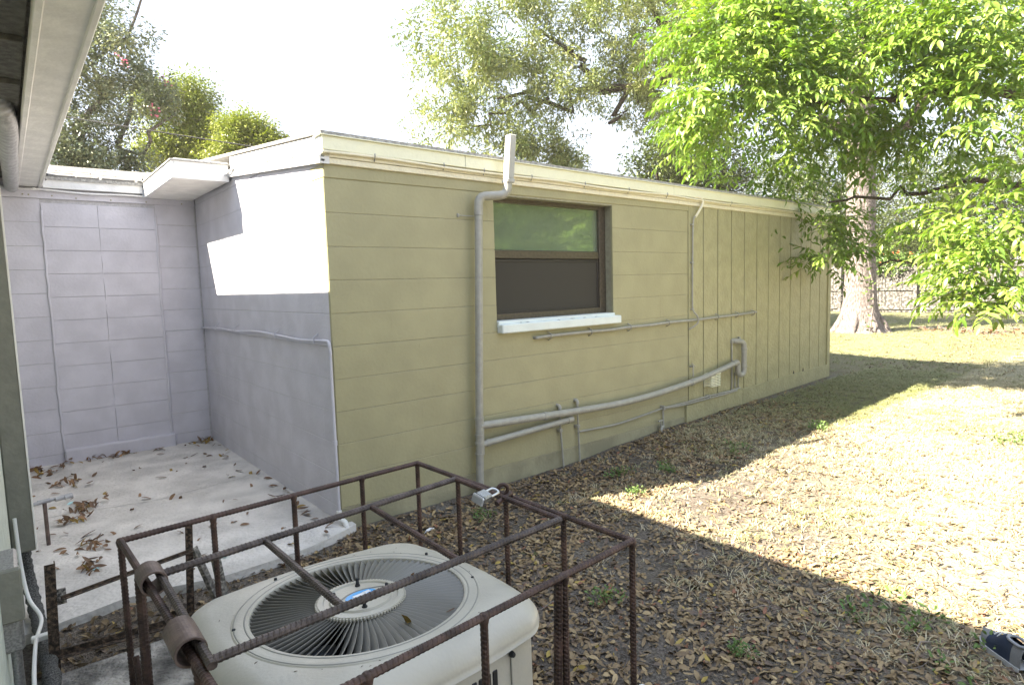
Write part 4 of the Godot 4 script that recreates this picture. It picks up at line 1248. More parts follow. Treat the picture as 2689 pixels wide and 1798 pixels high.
func make_trees() -> void:
	# --- the big oak behind the wing
	var oak := thing("live_oak", "large oak with pale flared trunk behind the far end of the wing", "tree", Vector3(13.75, 0.08, -2.25))
	var s := begin()
	var tp: Array = []
	var tr: Array = []
	for q in [[0.0, 0.70, 0], [0.12, 0.60, 0], [0.35, 0.44, 0.0], [0.8, 0.355, 0.01], [1.4, 0.32, 0.0], [2.4, 0.30, -0.03], [3.6, 0.29, -0.08], [5.0, 0.30, -0.2], [6.6, 0.24, -0.4]]:
		tp.append(Vector3(q[2], q[0] - 0.05, 0.0))
		tr.append(q[1])
	tube(s, tp, tr, 24)
	for a in 7:
		var an := a * 0.9 + 0.3
		limb(s, Vector3(cos(an) * 0.30, 0.50, sin(an) * 0.30), Vector3(cos(an) * 0.70, -0.10, sin(an) * 0.70), 0.11, 0.06, 0.02)
	obj("trunk", s, M.bark, oak)
	var lb := begin()
	var o := oak.position
	for q in [
			[Vector3(13.6, 4.6, -2.4), Vector3(12.55, 6.55, -5.04), 0.19, 0.14], [Vector3(12.55, 6.55, -5.04), Vector3(9.43, 5.83, -6.24), 0.14, 0.08],
			[Vector3(12.55, 6.55, -5.04), Vector3(9.91, 7.99, -5.76), 0.12, 0.06], [Vector3(9.91, 5.95, -6.12), Vector3(7.51, 5.71, -7.68), 0.075, 0.03], [Vector3(8.47, 5.71, -6.96), Vector3(6.79, 4.87, -7.80), 0.045, 0.02],
			[Vector3(10.87, 6.19, -5.52), Vector3(9.55, 5.11, -6.12), 0.09, 0.04], [Vector3(9.43, 5.83, -6.24), Vector3(8.23, 7.15, -6.96), 0.07, 0.03],
			[Vector3(13.5, 5.0, -2.3), Vector3(12.0, 8.2, -1.6), 0.16, 0.08], [Vector3(13.4, 5.5, -2.2), Vector3(13.6, 9.2, -4.0), 0.16, 0.08], [Vector3(13.6, 4.2, -2.1), Vector3(15.8, 7.2, 0.4), 0.14, 0.06]]:
		limb(lb, q[0] - o, q[1] - o, q[2], q[3], 0.3, 10)
	obj("limb", lb, M.bark_dark, oak)
	var om := [leaf_ball(40, 0.20, 0.10, 0.018, 11, 0.2), leaf_ball(46, 0.25, 0.105, 0.018, 12, 0.35), leaf_ball(34, 0.17, 0.09, 0.018, 13, 0.1)]
	var oc := [Color(0.16, 0.21, 0.075), Color(0.35, 0.37, 0.16)]
	tree_crown_at(oak, [
		[Vector3(7.03, 6.91, -7.68), Vector3(1.80, 1.56, 1.56), 260],
		[Vector3(6.55, 5.23, -7.68), Vector3(1.38, 1.56, 1.44), 186],
		[Vector3(8.23, 5.71, -6.96), Vector3(1.56, 1.56, 1.32), 260],
		[Vector3(9.19, 7.87, -6.72), Vector3(2.16, 1.44, 1.68), 347],
		[Vector3(10.39, 6.07, -5.88), Vector3(1.56, 1.08, 1.20), 260],
		[Vector3(11.35, 7.99, -5.28), Vector3(2.16, 1.80, 1.56), 372],
		[Vector3(7.51, 4.03, -7.20), Vector3(1.02, 0.66, 0.96), 117],
		[Vector3(8.59, 4.33, -6.96), Vector3(0.72, 0.60, 0.72), 74],
		[Vector3(12.4, 7.4, -2.6), Vector3(2.6, 1.8, 2.4), 322],
		[Vector3(15.6, 7.6, -0.6), Vector3(2.6, 1.8, 2.4), 260]], om, oc, M.leaf_oak, 31, 0.09, 0.95, 0.75, 1.3)
	# vine on the oak trunk
	var vn := thing("trunk_vine", "thin vine climbing the oak trunk", "vine")
	add_tube("stem", curve([Vector3(13.25, 0.1, -1.85), Vector3(13.28, 0.7, -1.80), Vector3(13.36, 1.2, -1.83), Vector3(13.45, 1.6, -1.95), Vector3(13.42, 2.1, -1.98), Vector3(13.40, 2.7, -2.02), Vector3(13.4, 3.2, -2.03)], 6), 0.016, M.bark, vn, 8)
	var vl := begin()
	for i in 60:
		var y := rng.randf_range(0.1, 2.5)
		var xf := Transform3D(Basis.from_euler(Vector3(rng.randf() * 2, rng.randf() * 6, rng.randf() * 2)), Vector3(13.30 + rng.randfn() * 0.08, y, -1.85 + rng.randfn() * 0.12))
		leaf_shape(vl, xf, 0.09, 0.03, 0.4, Color(0.10, 0.14, 0.04), 3)
	obj("leaves", vl, M.leaf_oak, vn)

	# --- near tree on the right with broad drooping leaves
	var nt := thing("broadleaf_tree", "near tree with bright green drooping leaves hanging in from the right", "tree", Vector3(8.4, 0.08, 4.2))
	var n := nt.position
	var tk := begin()
	limb(tk, Vector3(0, -0.1, 0), Vector3(-0.2, 2.3, -0.2), 0.17, 0.13, 0.05, 14)
	limb(tk, Vector3(-0.2, 2.3, -0.2), Vector3(-0.3, 4.6, -0.5), 0.13, 0.07, 0.1, 12)
	obj("trunk", tk, M.bark_dark, nt)
	var bl := begin()
	for q in [
			[Vector3(8.2, 2.3, 4.0), Vector3(6.2, 3.2, 1.9), 0.065, 0.045], [Vector3(6.2, 3.2, 1.9), Vector3(4.6, 3.15, 0.5), 0.045, 0.015],
			[Vector3(8.2, 1.9, 4.0), Vector3(6.7, 2.45, 1.6), 0.05, 0.03], [Vector3(6.7, 2.45, 1.6), Vector3(5.4, 2.25, 0.6), 0.03, 0.01],
			[Vector3(8.2, 1.6, 4.0), Vector3(6.6, 1.75, 2.0), 0.045, 0.022], [Vector3(6.6, 1.75, 2.0), Vector3(5.7, 1.55, 1.0), 0.022, 0.008],
			[Vector3(8.1, 3.2, 3.9), Vector3(5.6, 3.95, 0.8), 0.06, 0.02], [Vector3(8.1, 3.0, 3.9), Vector3(7.2, 3.6, 1.2), 0.05, 0.02],
			[Vector3(8.2, 2.0, 4.0), Vector3(6.0, 1.9, 2.4), 0.03, 0.012], [Vector3(7.0, 2.3, 2.2), Vector3(5.8, 1.45, 1.9), 0.02, 0.008]]:
		limb(bl, q[0] - n, q[1] - n, q[2], q[3], 0.12, 8)
	obj("branch", bl, M.bark_dark, nt)
	var sp := [spray(11, 0.38, 0.105, 0.0165, 21), spray(9, 0.34, 0.11, 0.018, 22), spray(13, 0.40, 0.08, 0.0135, 23), spray(6, 0.34, 0.085, 0.015, 24)]
	var nc := [Color(0.15, 0.25, 0.04), Color(0.27, 0.37, 0.08)]
	tree_crown_at(nt, [
		[Vector3(4.55, 4.05, -0.15), Vector3(0.62, 0.60, 0.62), 276],
		[Vector3(4.56, 3.47, -0.05), Vector3(0.60, 0.50, 0.60), 238],
		[Vector3(4.75, 3.12, -0.25), Vector3(0.45, 0.30, 0.45), 92],
		[Vector3(5.04, 4.10, 0.09), Vector3(0.75, 0.60, 0.75), 304],
		[Vector3(4.89, 3.34, 0.32), Vector3(0.70, 0.55, 0.70), 276],
		[Vector3(5.18, 2.88, -0.17), Vector3(0.55, 0.32, 0.55), 68],
		[Vector3(5.55, 2.92, 0.39), Vector3(0.60, 0.38, 0.60), 87],
		[Vector3(5.76, 3.98, 0.70), Vector3(0.80, 0.65, 0.80), 304],
		[Vector3(5.58, 3.19, 1.03), Vector3(0.65, 0.45, 0.65), 187],
		[Vector3(5.65, 3.65, 1.42), Vector3(0.75, 0.60, 0.75), 276],
		[Vector3(5.49, 3.73, 1.81), Vector3(0.70, 0.60, 0.70), 238],
		[Vector3(5.37, 2.99, 2.05), Vector3(0.45, 0.35, 0.45), 114],
		[Vector3(5.77, 2.76, 1.38), Vector3(0.55, 0.30, 0.55), 50],
		[Vector3(5.71, 2.00, 0.24), Vector3(0.42, 0.22, 0.42), 65],
		[Vector3(5.83, 1.67, 0.38), Vector3(0.36, 0.14, 0.36), 40],
		[Vector3(5.60, 2.38, -0.02), Vector3(0.45, 0.20, 0.45), 36],
		[Vector3(5.92, 1.99, 0.81), Vector3(0.40, 0.25, 0.40), 23],
		[Vector3(6.00, 2.18, 1.24), Vector3(0.50, 0.25, 0.50), 28],
		[Vector3(5.93, 2.48, 1.01), Vector3(0.50, 0.20, 0.50), 24],
		[Vector3(5.07, 1.99, 2.06), Vector3(0.35, 0.25, 0.35), 58],
		[Vector3(4.80, 1.57, 2.28), Vector3(0.30, 0.28, 0.30), 72],
		[Vector3(4.75, 1.36, 2.13), Vector3(0.28, 0.16, 0.28), 40],
		[Vector3(4.59, 1.22, 2.41), Vector3(0.22, 0.16, 0.22), 32],
		[Vector3(5.12, 1.72, 1.87), Vector3(0.30, 0.18, 0.30), 33],
		[Vector3(5.18, 2.34, 2.24), Vector3(0.30, 0.30, 0.30), 36],
		[Vector3(7.2, 3.9, 2.6), Vector3(1.0, 1.1, 1.0), 309], [Vector3(5.2, 4.7, 0.3), Vector3(1.2, 0.5, 0.9), 60]], sp, nc, M.leaf_near, 41, -0.12, 1.1, 0.75, 1.2, true)
	# the leaves that show largest, each on its own
	var variants: Array = []
	for k in 6:
		var ls := begin()
		var v := 0.75 + k * 0.09
		leaf_shape(ls, Transform3D.IDENTITY, 0.095, 0.0165, 0.3 + k * 0.13, Color(0.16 * v, 0.25 * v, 0.04 * v), 5)
		variants.append(done(ls))
	for i in 240:
		var c: Array = [[Vector3(4.75, 1.45, 2.25), Vector3(0.35, 0.35, 0.35)], [Vector3(5.75, 1.85, 0.35), Vector3(0.45, 0.25, 0.45)], [Vector3(4.6, 3.6, 0.1), Vector3(0.6, 0.8, 0.5)], [Vector3(5.1, 1.95, 2.1), Vector3(0.4, 0.35, 0.4)], [Vector3(5.0, 3.2, 0.5), Vector3(0.7, 0.6, 0.5)]][i % 5]
		var p: Vector3 = c[0] + Vector3(rng.randfn(), rng.randfn(), rng.randfn()) * c[1] * 0.5
		var b := Basis(Vector3.UP, rng.randf() * TAU) * Basis(Vector3.BACK, -0.5 + rng.randfn() * 0.35) * Basis(Vector3.RIGHT, rng.randfn() * 0.4)
		put("leaf", variants[i % 6], M.leaf_near, nt, Transform3D(b.scaled(Vector3.ONE * rng.randf_range(0.75, 1.15)), p - n))

	# --- trees behind the back house, upper left
	var dm := [leaf_ball(40, 0.27, 0.075, 0.02, 51, 0.1), leaf_ball(36, 0.24, 0.07, 0.021, 52, 0.2)]
	var mt := thing("crape_myrtle", "tall dark leaved tree with a few pink blossoms behind the back roof", "tree", Vector3(-0.5, 0, -12.4))
	var b3 := begin()
	for q in [[Vector3.ZERO, Vector3(0.5, 3.5, 0.3), 0.14], [Vector3(0.2, 1.8, 0), Vector3(1.4, 5.6, 0.8), 0.1], [Vector3(0, 2.2, 0), Vector3(-0.6, 6.2, 0.3), 0.1], [Vector3(0.5, 3.5, 0.3), Vector3(0.8, 8.2, 0.6), 0.08], [Vector3(1.0, 4.2, 0.6), Vector3(2.0, 5.2, 1.8), 0.05], [Vector3(0.4, 4.5, 0.2), Vector3(1.6, 7.4, 1.5), 0.05]]:
		limb(b3, q[0], q[1], q[2], q[2] * 0.4, 0.3, 8)
	obj("trunk", b3, M.bark, mt)
	tree_crown(mt, [
		[Vector3(0.2, 5.0, 0.8), Vector3(1.3, 1.6, 1.2), 374], [Vector3(0.9, 6.3, 1.2), Vector3(1.1, 1.2, 1.0), 237], [Vector3(0.8, 7.9, 1.0), Vector3(0.9, 1.0, 0.9), 136],
		[Vector3(-0.2, 7.4, 0.6), Vector3(1.2, 1.5, 1.0), 172], [Vector3(0.7, 4.0, 1.4), Vector3(1.2, 0.9, 0.9), 237], [Vector3(-1.0, 5.6, 0.4), Vector3(1.2, 1.7, 1.0), 172], [Vector3(1.5, 5.2, 1.6), Vector3(0.6, 0.8, 0.6), 79]],
		dm, [Color(0.14, 0.18, 0.13), Color(0.30, 0.31, 0.19)], M.leaf_dark, 61, 0.06, 1.1, 0.75, 1.15)
	for q in [Vector3(1.55, 5.05, 2.1), Vector3(1.95, 3.9, 2.3), Vector3(1.1, 5.9, 2.2), Vector3(0.95, 7.6, 1.9), Vector3(1.8, 5.7, 1.9)]:
		var ps := begin()
		for i in 16:
			leaf_shape(ps, Transform3D(Basis.from_euler(Vector3(rng.randf() * 6, rng.randf() * 6, rng.randf() * 6)), q + Vector3(rng.randfn(), rng.randfn(), rng.randfn()) * 0.055), 0.045, 0.02, 0.5, Color(0.75, 0.22, 0.34), 3)
		obj("blossom", ps, M.petal, mt)
	var lm := [leaf_ball(48, 0.36, 0.08, 0.025, 55, 0.1), leaf_ball(44, 0.34, 0.075, 0.024, 56, 0.0)]
	var k3 := 0
	for q in [
			[Vector3(2.9, 0, -16.0), [[Vector3(0.1, 7.0, 0.0), Vector3(0.75, 0.75, 0.75), 200], [Vector3(0.15, 6.1, 0.1), Vector3(0.95, 0.8, 0.8), 260], [Vector3(-0.5, 5.5, 0.2), Vector3(1.0, 0.7, 0.8), 200], [Vector3(-0.7, 6.6, 0.1), Vector3(0.8, 0.8, 0.8), 150]], "bright green round tree just right of the dark blossoming tree"],
			[Vector3(4.0, 0, -14.0), [[Vector3(-0.2, 5.75, 0.0), Vector3(0.75, 0.5, 0.7), 240], [Vector3(0.25, 5.3, 0.3), Vector3(0.6, 0.4, 0.6), 170], [Vector3(-0.6, 5.15, 0.1), Vector3(0.7, 0.3, 0.6), 90]], "lower yellow green tree crown tapering down above the white roof edge"]]:
		var t := thing("garden_tree", q[2], "tree", q[0], "rounded trees behind the back house")
		var b4 := begin()
		limb(b4, Vector3.ZERO, Vector3(0.0, 3.6, 0), 0.16, 0.11, 0.1)
		limb(b4, Vector3(0, 3.4, 0), Vector3(0.3, 5.6, 0.2), 0.09, 0.04, 0.2)
		limb(b4, Vector3(0, 3.3, 0), Vector3(-0.5, 5.4, 0.3), 0.09, 0.04, 0.2)
		obj("trunk", b4, M.bark_dark, t)
		tree_crown(t, q[1], lm, [Color(0.20, 0.25, 0.04), Color(0.36, 0.38, 0.09)], M.leaf_oak, 71 + k3, -0.2, 0.7, 0.75, 1.15)
		k3 += 1

	# --- trees beyond the fence and to the north of the yard
	var k := 0
	for q in [
			[Vector3(30.0, 0, -9.5), 3.6, 6.5, "tall tree beyond the fence directly behind the oak trunk"],
			[Vector3(27.5, 0, -4.5), 2.6, 4.0, "rounded dark tree rising over the middle of the fence"],
			[Vector3(31.0, 0, -1.0), 3.6, 7.0, "tall tree beyond the fence at the right edge of the yard"],
			[Vector3(28.0, 0, 2.6), 3.0, 4.4, "rounded tree beyond the right end of the fence"],
			[Vector3(14.4, 0, -7.4), 1.9, 4.6, "pale loose tree behind the wing roof, left of the oak trunk"],
			[Vector3(16.5, 0, -15.2), 1.7, 5.0, "small treetop showing over the wing roof between oak and downpipe"],
			[Vector3(36.0, 0, 5.5), 4.5, 7.5, "farthest tree beyond the fence on the right"],
			[Vector3(38.0, 0, -17.0), 4.6, 6.5, "far tree seen low between oak and wing roof"]]:
		var t := thing("background_tree", q[3], "tree", q[0], "trees beyond the fence")
		var b5 := begin()
		limb(b5, Vector3.ZERO, Vector3(0.1, q[2] * 0.9, 0), 0.24, 0.12, 0.3)
		for a in 4:
			limb(b5, Vector3(0, q[2] * 0.45, 0), Vector3(cos(a * 1.6) * q[1] * 0.7, q[2], sin(a * 1.6) * q[1] * 0.7), 0.1, 0.04, 0.4)
		obj("trunk", b5, M.bark_dark, t)
		var R: float = q[1]
		var H: float = q[2]
		tree_crown(t, [[Vector3(0, H, 0), Vector3(R, R * 0.85, R), 520], [Vector3(-R * 0.5, H * 0.6, 0.6), Vector3(R * 0.8, R * 0.6, R * 0.8), 340], [Vector3(-R * 0.2, H * 0.35, R * 0.4), Vector3(R * 0.8, R * 0.45, R * 0.9), 330], [Vector3(-R * 0.4, H * 0.6, -R * 0.6), Vector3(R * 0.7, R * 0.6, R * 0.7), 200]],
			[dm[0], lm[1]], [Color(0.045, 0.07, 0.02), Color(0.12, 0.15, 0.045)], M.leaf_oak, 81 + k, -0.2, 0.5, 1.1, 1.8)
		k += 1
	# trees across the yard, behind the photographer; the window mirrors them
	k = 0
	for q in [[Vector3(9.5, 0, 10.0), 2.6, 3.6, "tree across the yard behind the camera, mirrored in the window"], [Vector3(15.0, 0, 12.5), 3.4, 4.6, "larger tree across the yard behind the camera, right of the mirrored one"], [Vector3(20.5, 0, 16.0), 4.0, 5.6, "farthest of the three trees across the yard behind the camera"]]:
		var t := thing("background_tree", q[3], "tree", q[0], "trees across the yard")
		var b6 := begin()
		limb(b6, Vector3.ZERO, Vector3(0.1, q[2] * 0.9, 0), 0.22, 0.12, 0.3)
		obj("trunk", b6, M.bark_dark, t)
		var R2: float = q[1]
		var H2: float = q[2]
		tree_crown(t, [[Vector3(0, H2, 0), Vector3(R2, R2 * 0.8, R2), 380], [Vector3(0, H2 * 0.45, 0), Vector3(R2 * 1.1, R2 * 0.55, R2), 330]], [lm[0], lm[1]], [Color(0.09, 0.15, 0.025), Color(0.16, 0.22, 0.05)], M.leaf_oak, 101 + k, -0.5, 0.45, 1.3, 2.2)
		k += 1

func tree_crown_at(t: Node3D, blobs: Array, meshes: Array, cols: Array, m: Material, sd: int, gap: float, gs: float, smin: float, smax: float, outward := false) -> void:
	var local: Array = []
	for b in blobs: local.append([b[0] - t.position, b[1], b[2]])
	tree_crown(t, local, meshes, cols, m, sd, gap, gs, smin, smax, outward)

func make_fence() -> void:
	var f := thing("picket_fence", "weathered pale wooden picket fence across the far end of the yard", "fence", Vector3(22.4, 0.1, 0))
	var z := -9.5
	var i := 0
	while z < 5.5:
		var tight := rng.randf() < 0.35
		var w := 0.098 if tight else rng.randf_range(0.086, 0.096)
		var s := begin()
		box(s, Vector3(0.0, 0.03 + rng.randf() * 0.02, z), Vector3(0.02, 1.62 + rng.randf_range(-0.02, 0.02), z + w), 0.002)
		obj("picket", s, M.fence, f)
		z += 0.1 if tight else 0.108
		i += 1
	for y in [1.56, 0.86, 0.2]:
		add_box("rail", Vector3(-0.045, y - 0.06, -9.5), Vector3(-0.002, y + (0.11 if y > 1.5 else 0.03), 5.5), M.fence, f, 0.004)
	for pz in [-8.6, -6.2, -3.76, -1.3, 1.1, 3.5]:
		add_box("post", Vector3(-0.14, -0.2, pz - 0.05), Vector3(-0.05, 1.72, pz + 0.05), M.fence, f, 0.005)
	# wire lath behind the pickets
	for k in 14:
		add_box("lath", Vector3(0.025, 0.2 + k * 0.1, -9.5), Vector3(0.035, 0.235 + k * 0.1, 5.5), M.fence, f, 0.0)
	var nb := thing("added_pale_house", "added pale house whose wall brightens the gaps of the picket fence", "building", Vector3(33.5, 0, 0))  # house added behind the fence so that its gaps read bright
	add_box("wall", Vector3(0, 0, -16), Vector3(0.3, 2.6, 12), M.white, nb, 0.0)
	var rf := begin()
	prism(rf, PackedVector2Array([Vector2(-0.5, 2.6), Vector2(4.0, 3.6), Vector2(8.0, 2.6)]), -16.5, 12.5)
	obj("roof", rf, M.roofing, nb)
	# vine with orange flowers over the top of the fence
	var v := thing("trumpet_vine", "green vine with orange flowers sprawling over the fence top right of the oak", "vine", Vector3(22.6, 1.75, -4.6))
	tree_crown(v, [[Vector3(0, 0.12, 0), Vector3(0.45, 0.4, 1.4), 130], [Vector3(0.5, 0.5, -1.0), Vector3(0.5, 0.5, 1.0), 60]], [leaf_ball(24, 0.22, 0.09, 0.03, 91, 0.2)], [Color(0.06, 0.12, 0.02), Color(0.11, 0.17, 0.03)], M.leaf_oak, 131, -0.5, 0.8, 0.8, 1.2)
	var fl := begin()
	for k in 60:
		leaf_shape(fl, Transform3D(Basis.from_euler(Vector3(rng.randf() * 6, rng.randf() * 6, rng.randf() * 6)), Vector3(-0.35 + rng.randf() * 0.3, rng.randf_range(-0.1, 0.5), rng.randfn() * 0.7)), 0.07, 0.022, 0.4, Color(0.6, 0.12, 0.03), 3)
	obj("flowers", fl, M.petal, v)
	# heap of cut brush in the far yard
	var bp := thing("brush_pile", "low heap of dry brush and brown leaves on the far lawn", "brush pile", Vector3(14.9, 0.1, -0.35))
	var st := begin()
	for k in 46:
		var a := Vector3(rng.randfn() * 0.35, rng.randf_range(0.0, 0.12), rng.randfn() * 0.6)
		var d := Vector3(rng.randfn(), rng.randfn() * 0.25, rng.randfn()).normalized() * rng.randf_range(0.2, 0.5)
		tube(st, [a, a + d * 0.5 + Vector3(0, 0.02, 0), a + d], [0.008, 0.006, 0.003], 5)
	obj("sticks", st, M.bark, bp)
	var bl := begin()
	for k in 220:
		leaf_shape(bl, Transform3D(Basis.from_euler(Vector3(rng.randfn() * 0.5, rng.randf() * 6, rng.randfn() * 0.5)), Vector3(rng.randfn() * 0.35, rng.randf_range(0.0, 0.12), rng.randfn() * 0.6)), 0.09, 0.028, 0.6, Color(0.22, 0.11, 0.06), 3)
	obj("leaves", bl, M.dead, bp)

# ------------------------------------------------------------------ litter, grass and small things
func dead_col(g: RandomNumberGenerator) -> Color:
	var a := g.randf()
	var c := Color(0.175, 0.12, 0.064).lerp(Color(0.45, 0.335, 0.175), g.randf() * g.randf())
	if a > 0.975: c = Color(0.34, 0.25, 0.06)
	elif a > 0.945: c = Color(0.22, 0.10, 0.055)
	elif a > 0.78: c = Color(0.12, 0.085, 0.06)
	return c

func make_litter() -> void:
	var g := RandomNumberGenerator.new()
	g.seed = 404
	var kinds: Array = []
	for k in 8:
		var s := begin()
		leaf_shape(s, Transform3D(Basis(Vector3.BACK, [0.0, 0.1, 0.2, -0.1, 0.0, 0.3, 0.0, 0.0][k]), Vector3(-0.025, 0.004, 0)), [0.062, 0.05, 0.07, 0.056, 0.045, 0.03, 0.066, 0.024][k], [0.011, 0.0135, 0.0125, 0.01, 0.014, 0.013, 0.008, 0.011][k], [0.5, 1.1, 1.7, -0.8, 0.2, 0.9, 2.2, 0.4][k], Color(1, 1, 1), 4)
		kinds.append(done(s))
	var xs: Array = [[], [], [], [], [], [], [], []]
	var cs: Array = [[], [], [], [], [], [], [], []]
	var n := 0
	while n < 40000:
		var far := g.randf() < 0.4
		var x := g.randf_range(-0.4, 5.0) if not far else g.randf_range(2.0, 16.0)
		var z := g.randf_range(0.05, 3.6) if not far else g.randf_range(0.05, 5.0)
		if x < -0.36 and z > 0.6: continue
		if x < -0.1 and z < 0.3: continue
		var dens := 0.75 + patch.get_noise_2d(x * 3.0, z * 3.0) * 0.9
		if x > 5.0: dens *= 0.4
		if z > 0.95 and z - 1.0 > 0.0 and x > 1.7: dens *= 0.3
		if x > 6.9 and x < 16.0 and z > 0.0: pass
		if g.randf() > dens: continue
		var k := g.randi() % 8
		var b := Basis(Vector3.UP, g.randf() * TAU) * Basis.from_euler(Vector3(g.randfn() * 0.35, 0, g.randfn() * 0.25))
		xs[k].append(Transform3D(b.scaled(Vector3.ONE * g.randf_range(0.35, 1.0)), Vector3(x, ground_y(x, z) + g.randf_range(0.001, 0.012), z)))
		cs[k].append(dead_col(g))
		n += 1
	# the leaf filled dirt strip between slab and pad
	for i in 900:
		var x := g.randf_range(-1.55, 0.1)
		var z := g.randf_range(0.2, 0.68)
		var k := g.randi() % 8
		xs[k].append(Transform3D((Basis(Vector3.UP, g.randf() * TAU) * Basis.from_euler(Vector3(g.randfn() * 0.5, 0, g.randfn() * 0.4))).scaled(Vector3.ONE * g.randf_range(0.4, 1.1)), Vector3(x, ground_y(x, z) + g.randf_range(0.0, 0.02), z)))
		var c := dead_col(g)
		var v := g.randf_range(0.3, 1.0)
		cs[k].append(Color(c.r * v, c.g * v, c.b * v))
	var root := Node3D.new()
	root.name = "leaf_litter"
	add_child(root, true)
	tag(root, "brown fallen leaves strewn over the yard soil", "leaf litter", "", "stuff")
	for k in 8: crowd("leaves", kinds[k], xs[k], cs[k], M.dead, root)

	var tw: Array = []
	for k in 3:
		var s := begin()
		tube(s, [Vector3(-0.06, 0.003, 0), Vector3(-0.02, 0.006 + k * 0.002, 0.008), Vector3(0.03, 0.004, -0.004 * k), Vector3(0.07, 0.003, 0.006)], [0.0016, 0.0021, 0.0016, 0.0008], 5)
		tw.append(done(s))
	for k in 3:
		var tx: Array = []
		var tc: Array = []
		for i in 420:
			var x := g.randf_range(-0.3, 6.0)
			var z := g.randf_range(0.1, 3.8)
			if x < 0.0 and z > 0.5: continue
			tx.append(Transform3D(Basis(Vector3.UP, g.randf() * TAU).scaled(Vector3.ONE * g.randf_range(0.5, 1.6)), Vector3(x, ground_y(x, z) + 0.006, z)))
			var v := g.randf_range(0.06, 0.22)
			tc.append(Color(v, v * 0.82, v * 0.68))
		crowd("twigs", tw[k], tx, tc, M.dead, root)

	# grass: short blades, sparse near, thicker towards the back
	var bm: Array = []
	for k in 3:
		var s := begin()
		var gg := RandomNumberGenerator.new()
		gg.seed = 900 + k
		for i in 9:
			var a := gg.randf() * TAU
			var ln := gg.randf_range(0.015, 0.05)
			var d := Vector3(cos(a), 0, sin(a))
			var p := d * gg.randf() * 0.02
			var sd := Vector3(-d.z, 0, d.x) * 0.0016
			s.set_color(Color(1, 1, 1))
			var mid := p + d * ln * 0.5 + Vector3.UP * ln * 0.42
			var tip := p + d * ln * 1.15 + Vector3.UP * ln * gg.randf_range(0.1, 0.7)
			quad(s, p - sd, p + sd, mid + sd, mid - sd, d)
			tri(s, mid - sd, mid + sd, tip, d)
		bm.append(done(s))
	var gx: Array = [[], [], []]
	var gc: Array = [[], [], []]
	n = 0
	while n < 42000:
		var r := g.randf()
		var x := g.randf_range(0.6, 8.0)
		var z := g.randf_range(0.15, 4.2)
		if r < 0.35:
			x = g.randf_range(6.0, 22.0)
			z = g.randf_range(-8.0, 6.0)
			if x < 7.0 and z < 0.1: continue
		var w := clampf((x - 1.6) * 0.26 + (z - 0.5) * 0.14 + patch.get_noise_2d(x * 2.2 + 9.0, z * 2.2) * 0.7, 0.03, 1.0)
		if g.randf() > w: continue
		if x < 3.0 and z < 3.5 and g.randf() < 0.35: continue
		var k := g.randi() % 3
		var c := Color(0.50, 0.43, 0.29).lerp(Color(0.20, 0.23, 0.08), clampf(g.randf() * 1.3 - 0.5 + patch.get_noise_2d(x * 1.3, z * 1.3 + 30.0) * 0.8, 0.0, 1.0))
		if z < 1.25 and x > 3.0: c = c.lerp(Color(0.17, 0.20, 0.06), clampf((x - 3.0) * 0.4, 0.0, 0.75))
		gx[k].append(Transform3D(Basis(Vector3.UP, g.randf() * TAU).scaled(Vector3.ONE * g.randf_range(0.6, 1.35) * (1.0 if x < 8.0 else 1.5)), Vector3(x, ground_y(x, z), z)))
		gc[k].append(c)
		n += 1
	var gr := Node3D.new()
	gr.name = "grass"
	add_child(gr, true)
	tag(gr, "thin straw and green grass growing over the yard", "grass", "", "stuff")
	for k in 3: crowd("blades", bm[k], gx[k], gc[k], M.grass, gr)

	# weeds
	var wm := leaf_ball(22, 0.045, 0.024, 0.0065, 77, -0.5, 3)
	var spots := [
		[Vector3(0.75, 0, 0.46), 0.8, "tiny green weed by the wall left of the standpipe"], [Vector3(2.05, 0, 0.55), 1.2, "small weed clump in the leaf litter below the branch pipe"],
		[Vector3(2.35, 0, 0.72), 1.3, "small weed clump beside the shade edge, right of the branch pipe"], [Vector3(1.36, 0, 2.66), 2.2, "leafy weed clump at the sun edge above the sneaker"],
		[Vector3(4.55, 0, 2.42), 2.6, "leafy weed patch at the right edge of the sunlit grass"], [Vector3(1.05, 0, 3.12), 2.2, "broad weed at the lower right corner"],
		[Vector3(4.1, 0, 1.12), 1.8, "tall thin weed on the boundary of shade and sunlit grass"], [Vector3(0.55, 0, 1.7), 0.9, "lone green sprout right of the cage in leaf litter"],
		[Vector3(0.4, 0, 2.75), 0.8, "green sprout in the bare soil near the photo bottom"], [Vector3(3.1, 0, 0.85), 1.4, "weed clump in the shade below the spigot"],
		[Vector3(0.62, 0, 2.35), 0.7, "small sprout among the dead leaves left of the sneaker"], [Vector3(1.83, 0, 0.83), 1.0, "pale weed at the tip of the sunlit patch"]]
	for q in spots:
		var p: Vector3 = q[0]
		p.y = ground_y(p.x, p.z) + 0.02
		var t := thing("weed", q[2], "weed", p, "weeds in the yard")
		var xf: Array = []
		var cc: Array = []
		for i in 7:
			xf.append(Transform3D(Basis(Vector3.UP, i * 1.3).scaled(Vector3.ONE * (0.5 + 0.3 * q[1]) * g.randf_range(0.7, 1.1)), Vector3(g.randfn(), 0.25 * g.randf(), g.randfn()) * 0.045 * q[1]))
			cc.append(Color(0.08, 0.16, 0.03).lerp(Color(0.13, 0.2, 0.05), g.randf()))
		crowd("foliage", wm, xf, cc, M.grass, t)

	# leaves on the slab: loose ones and swept heaps
	var lv: Array = []
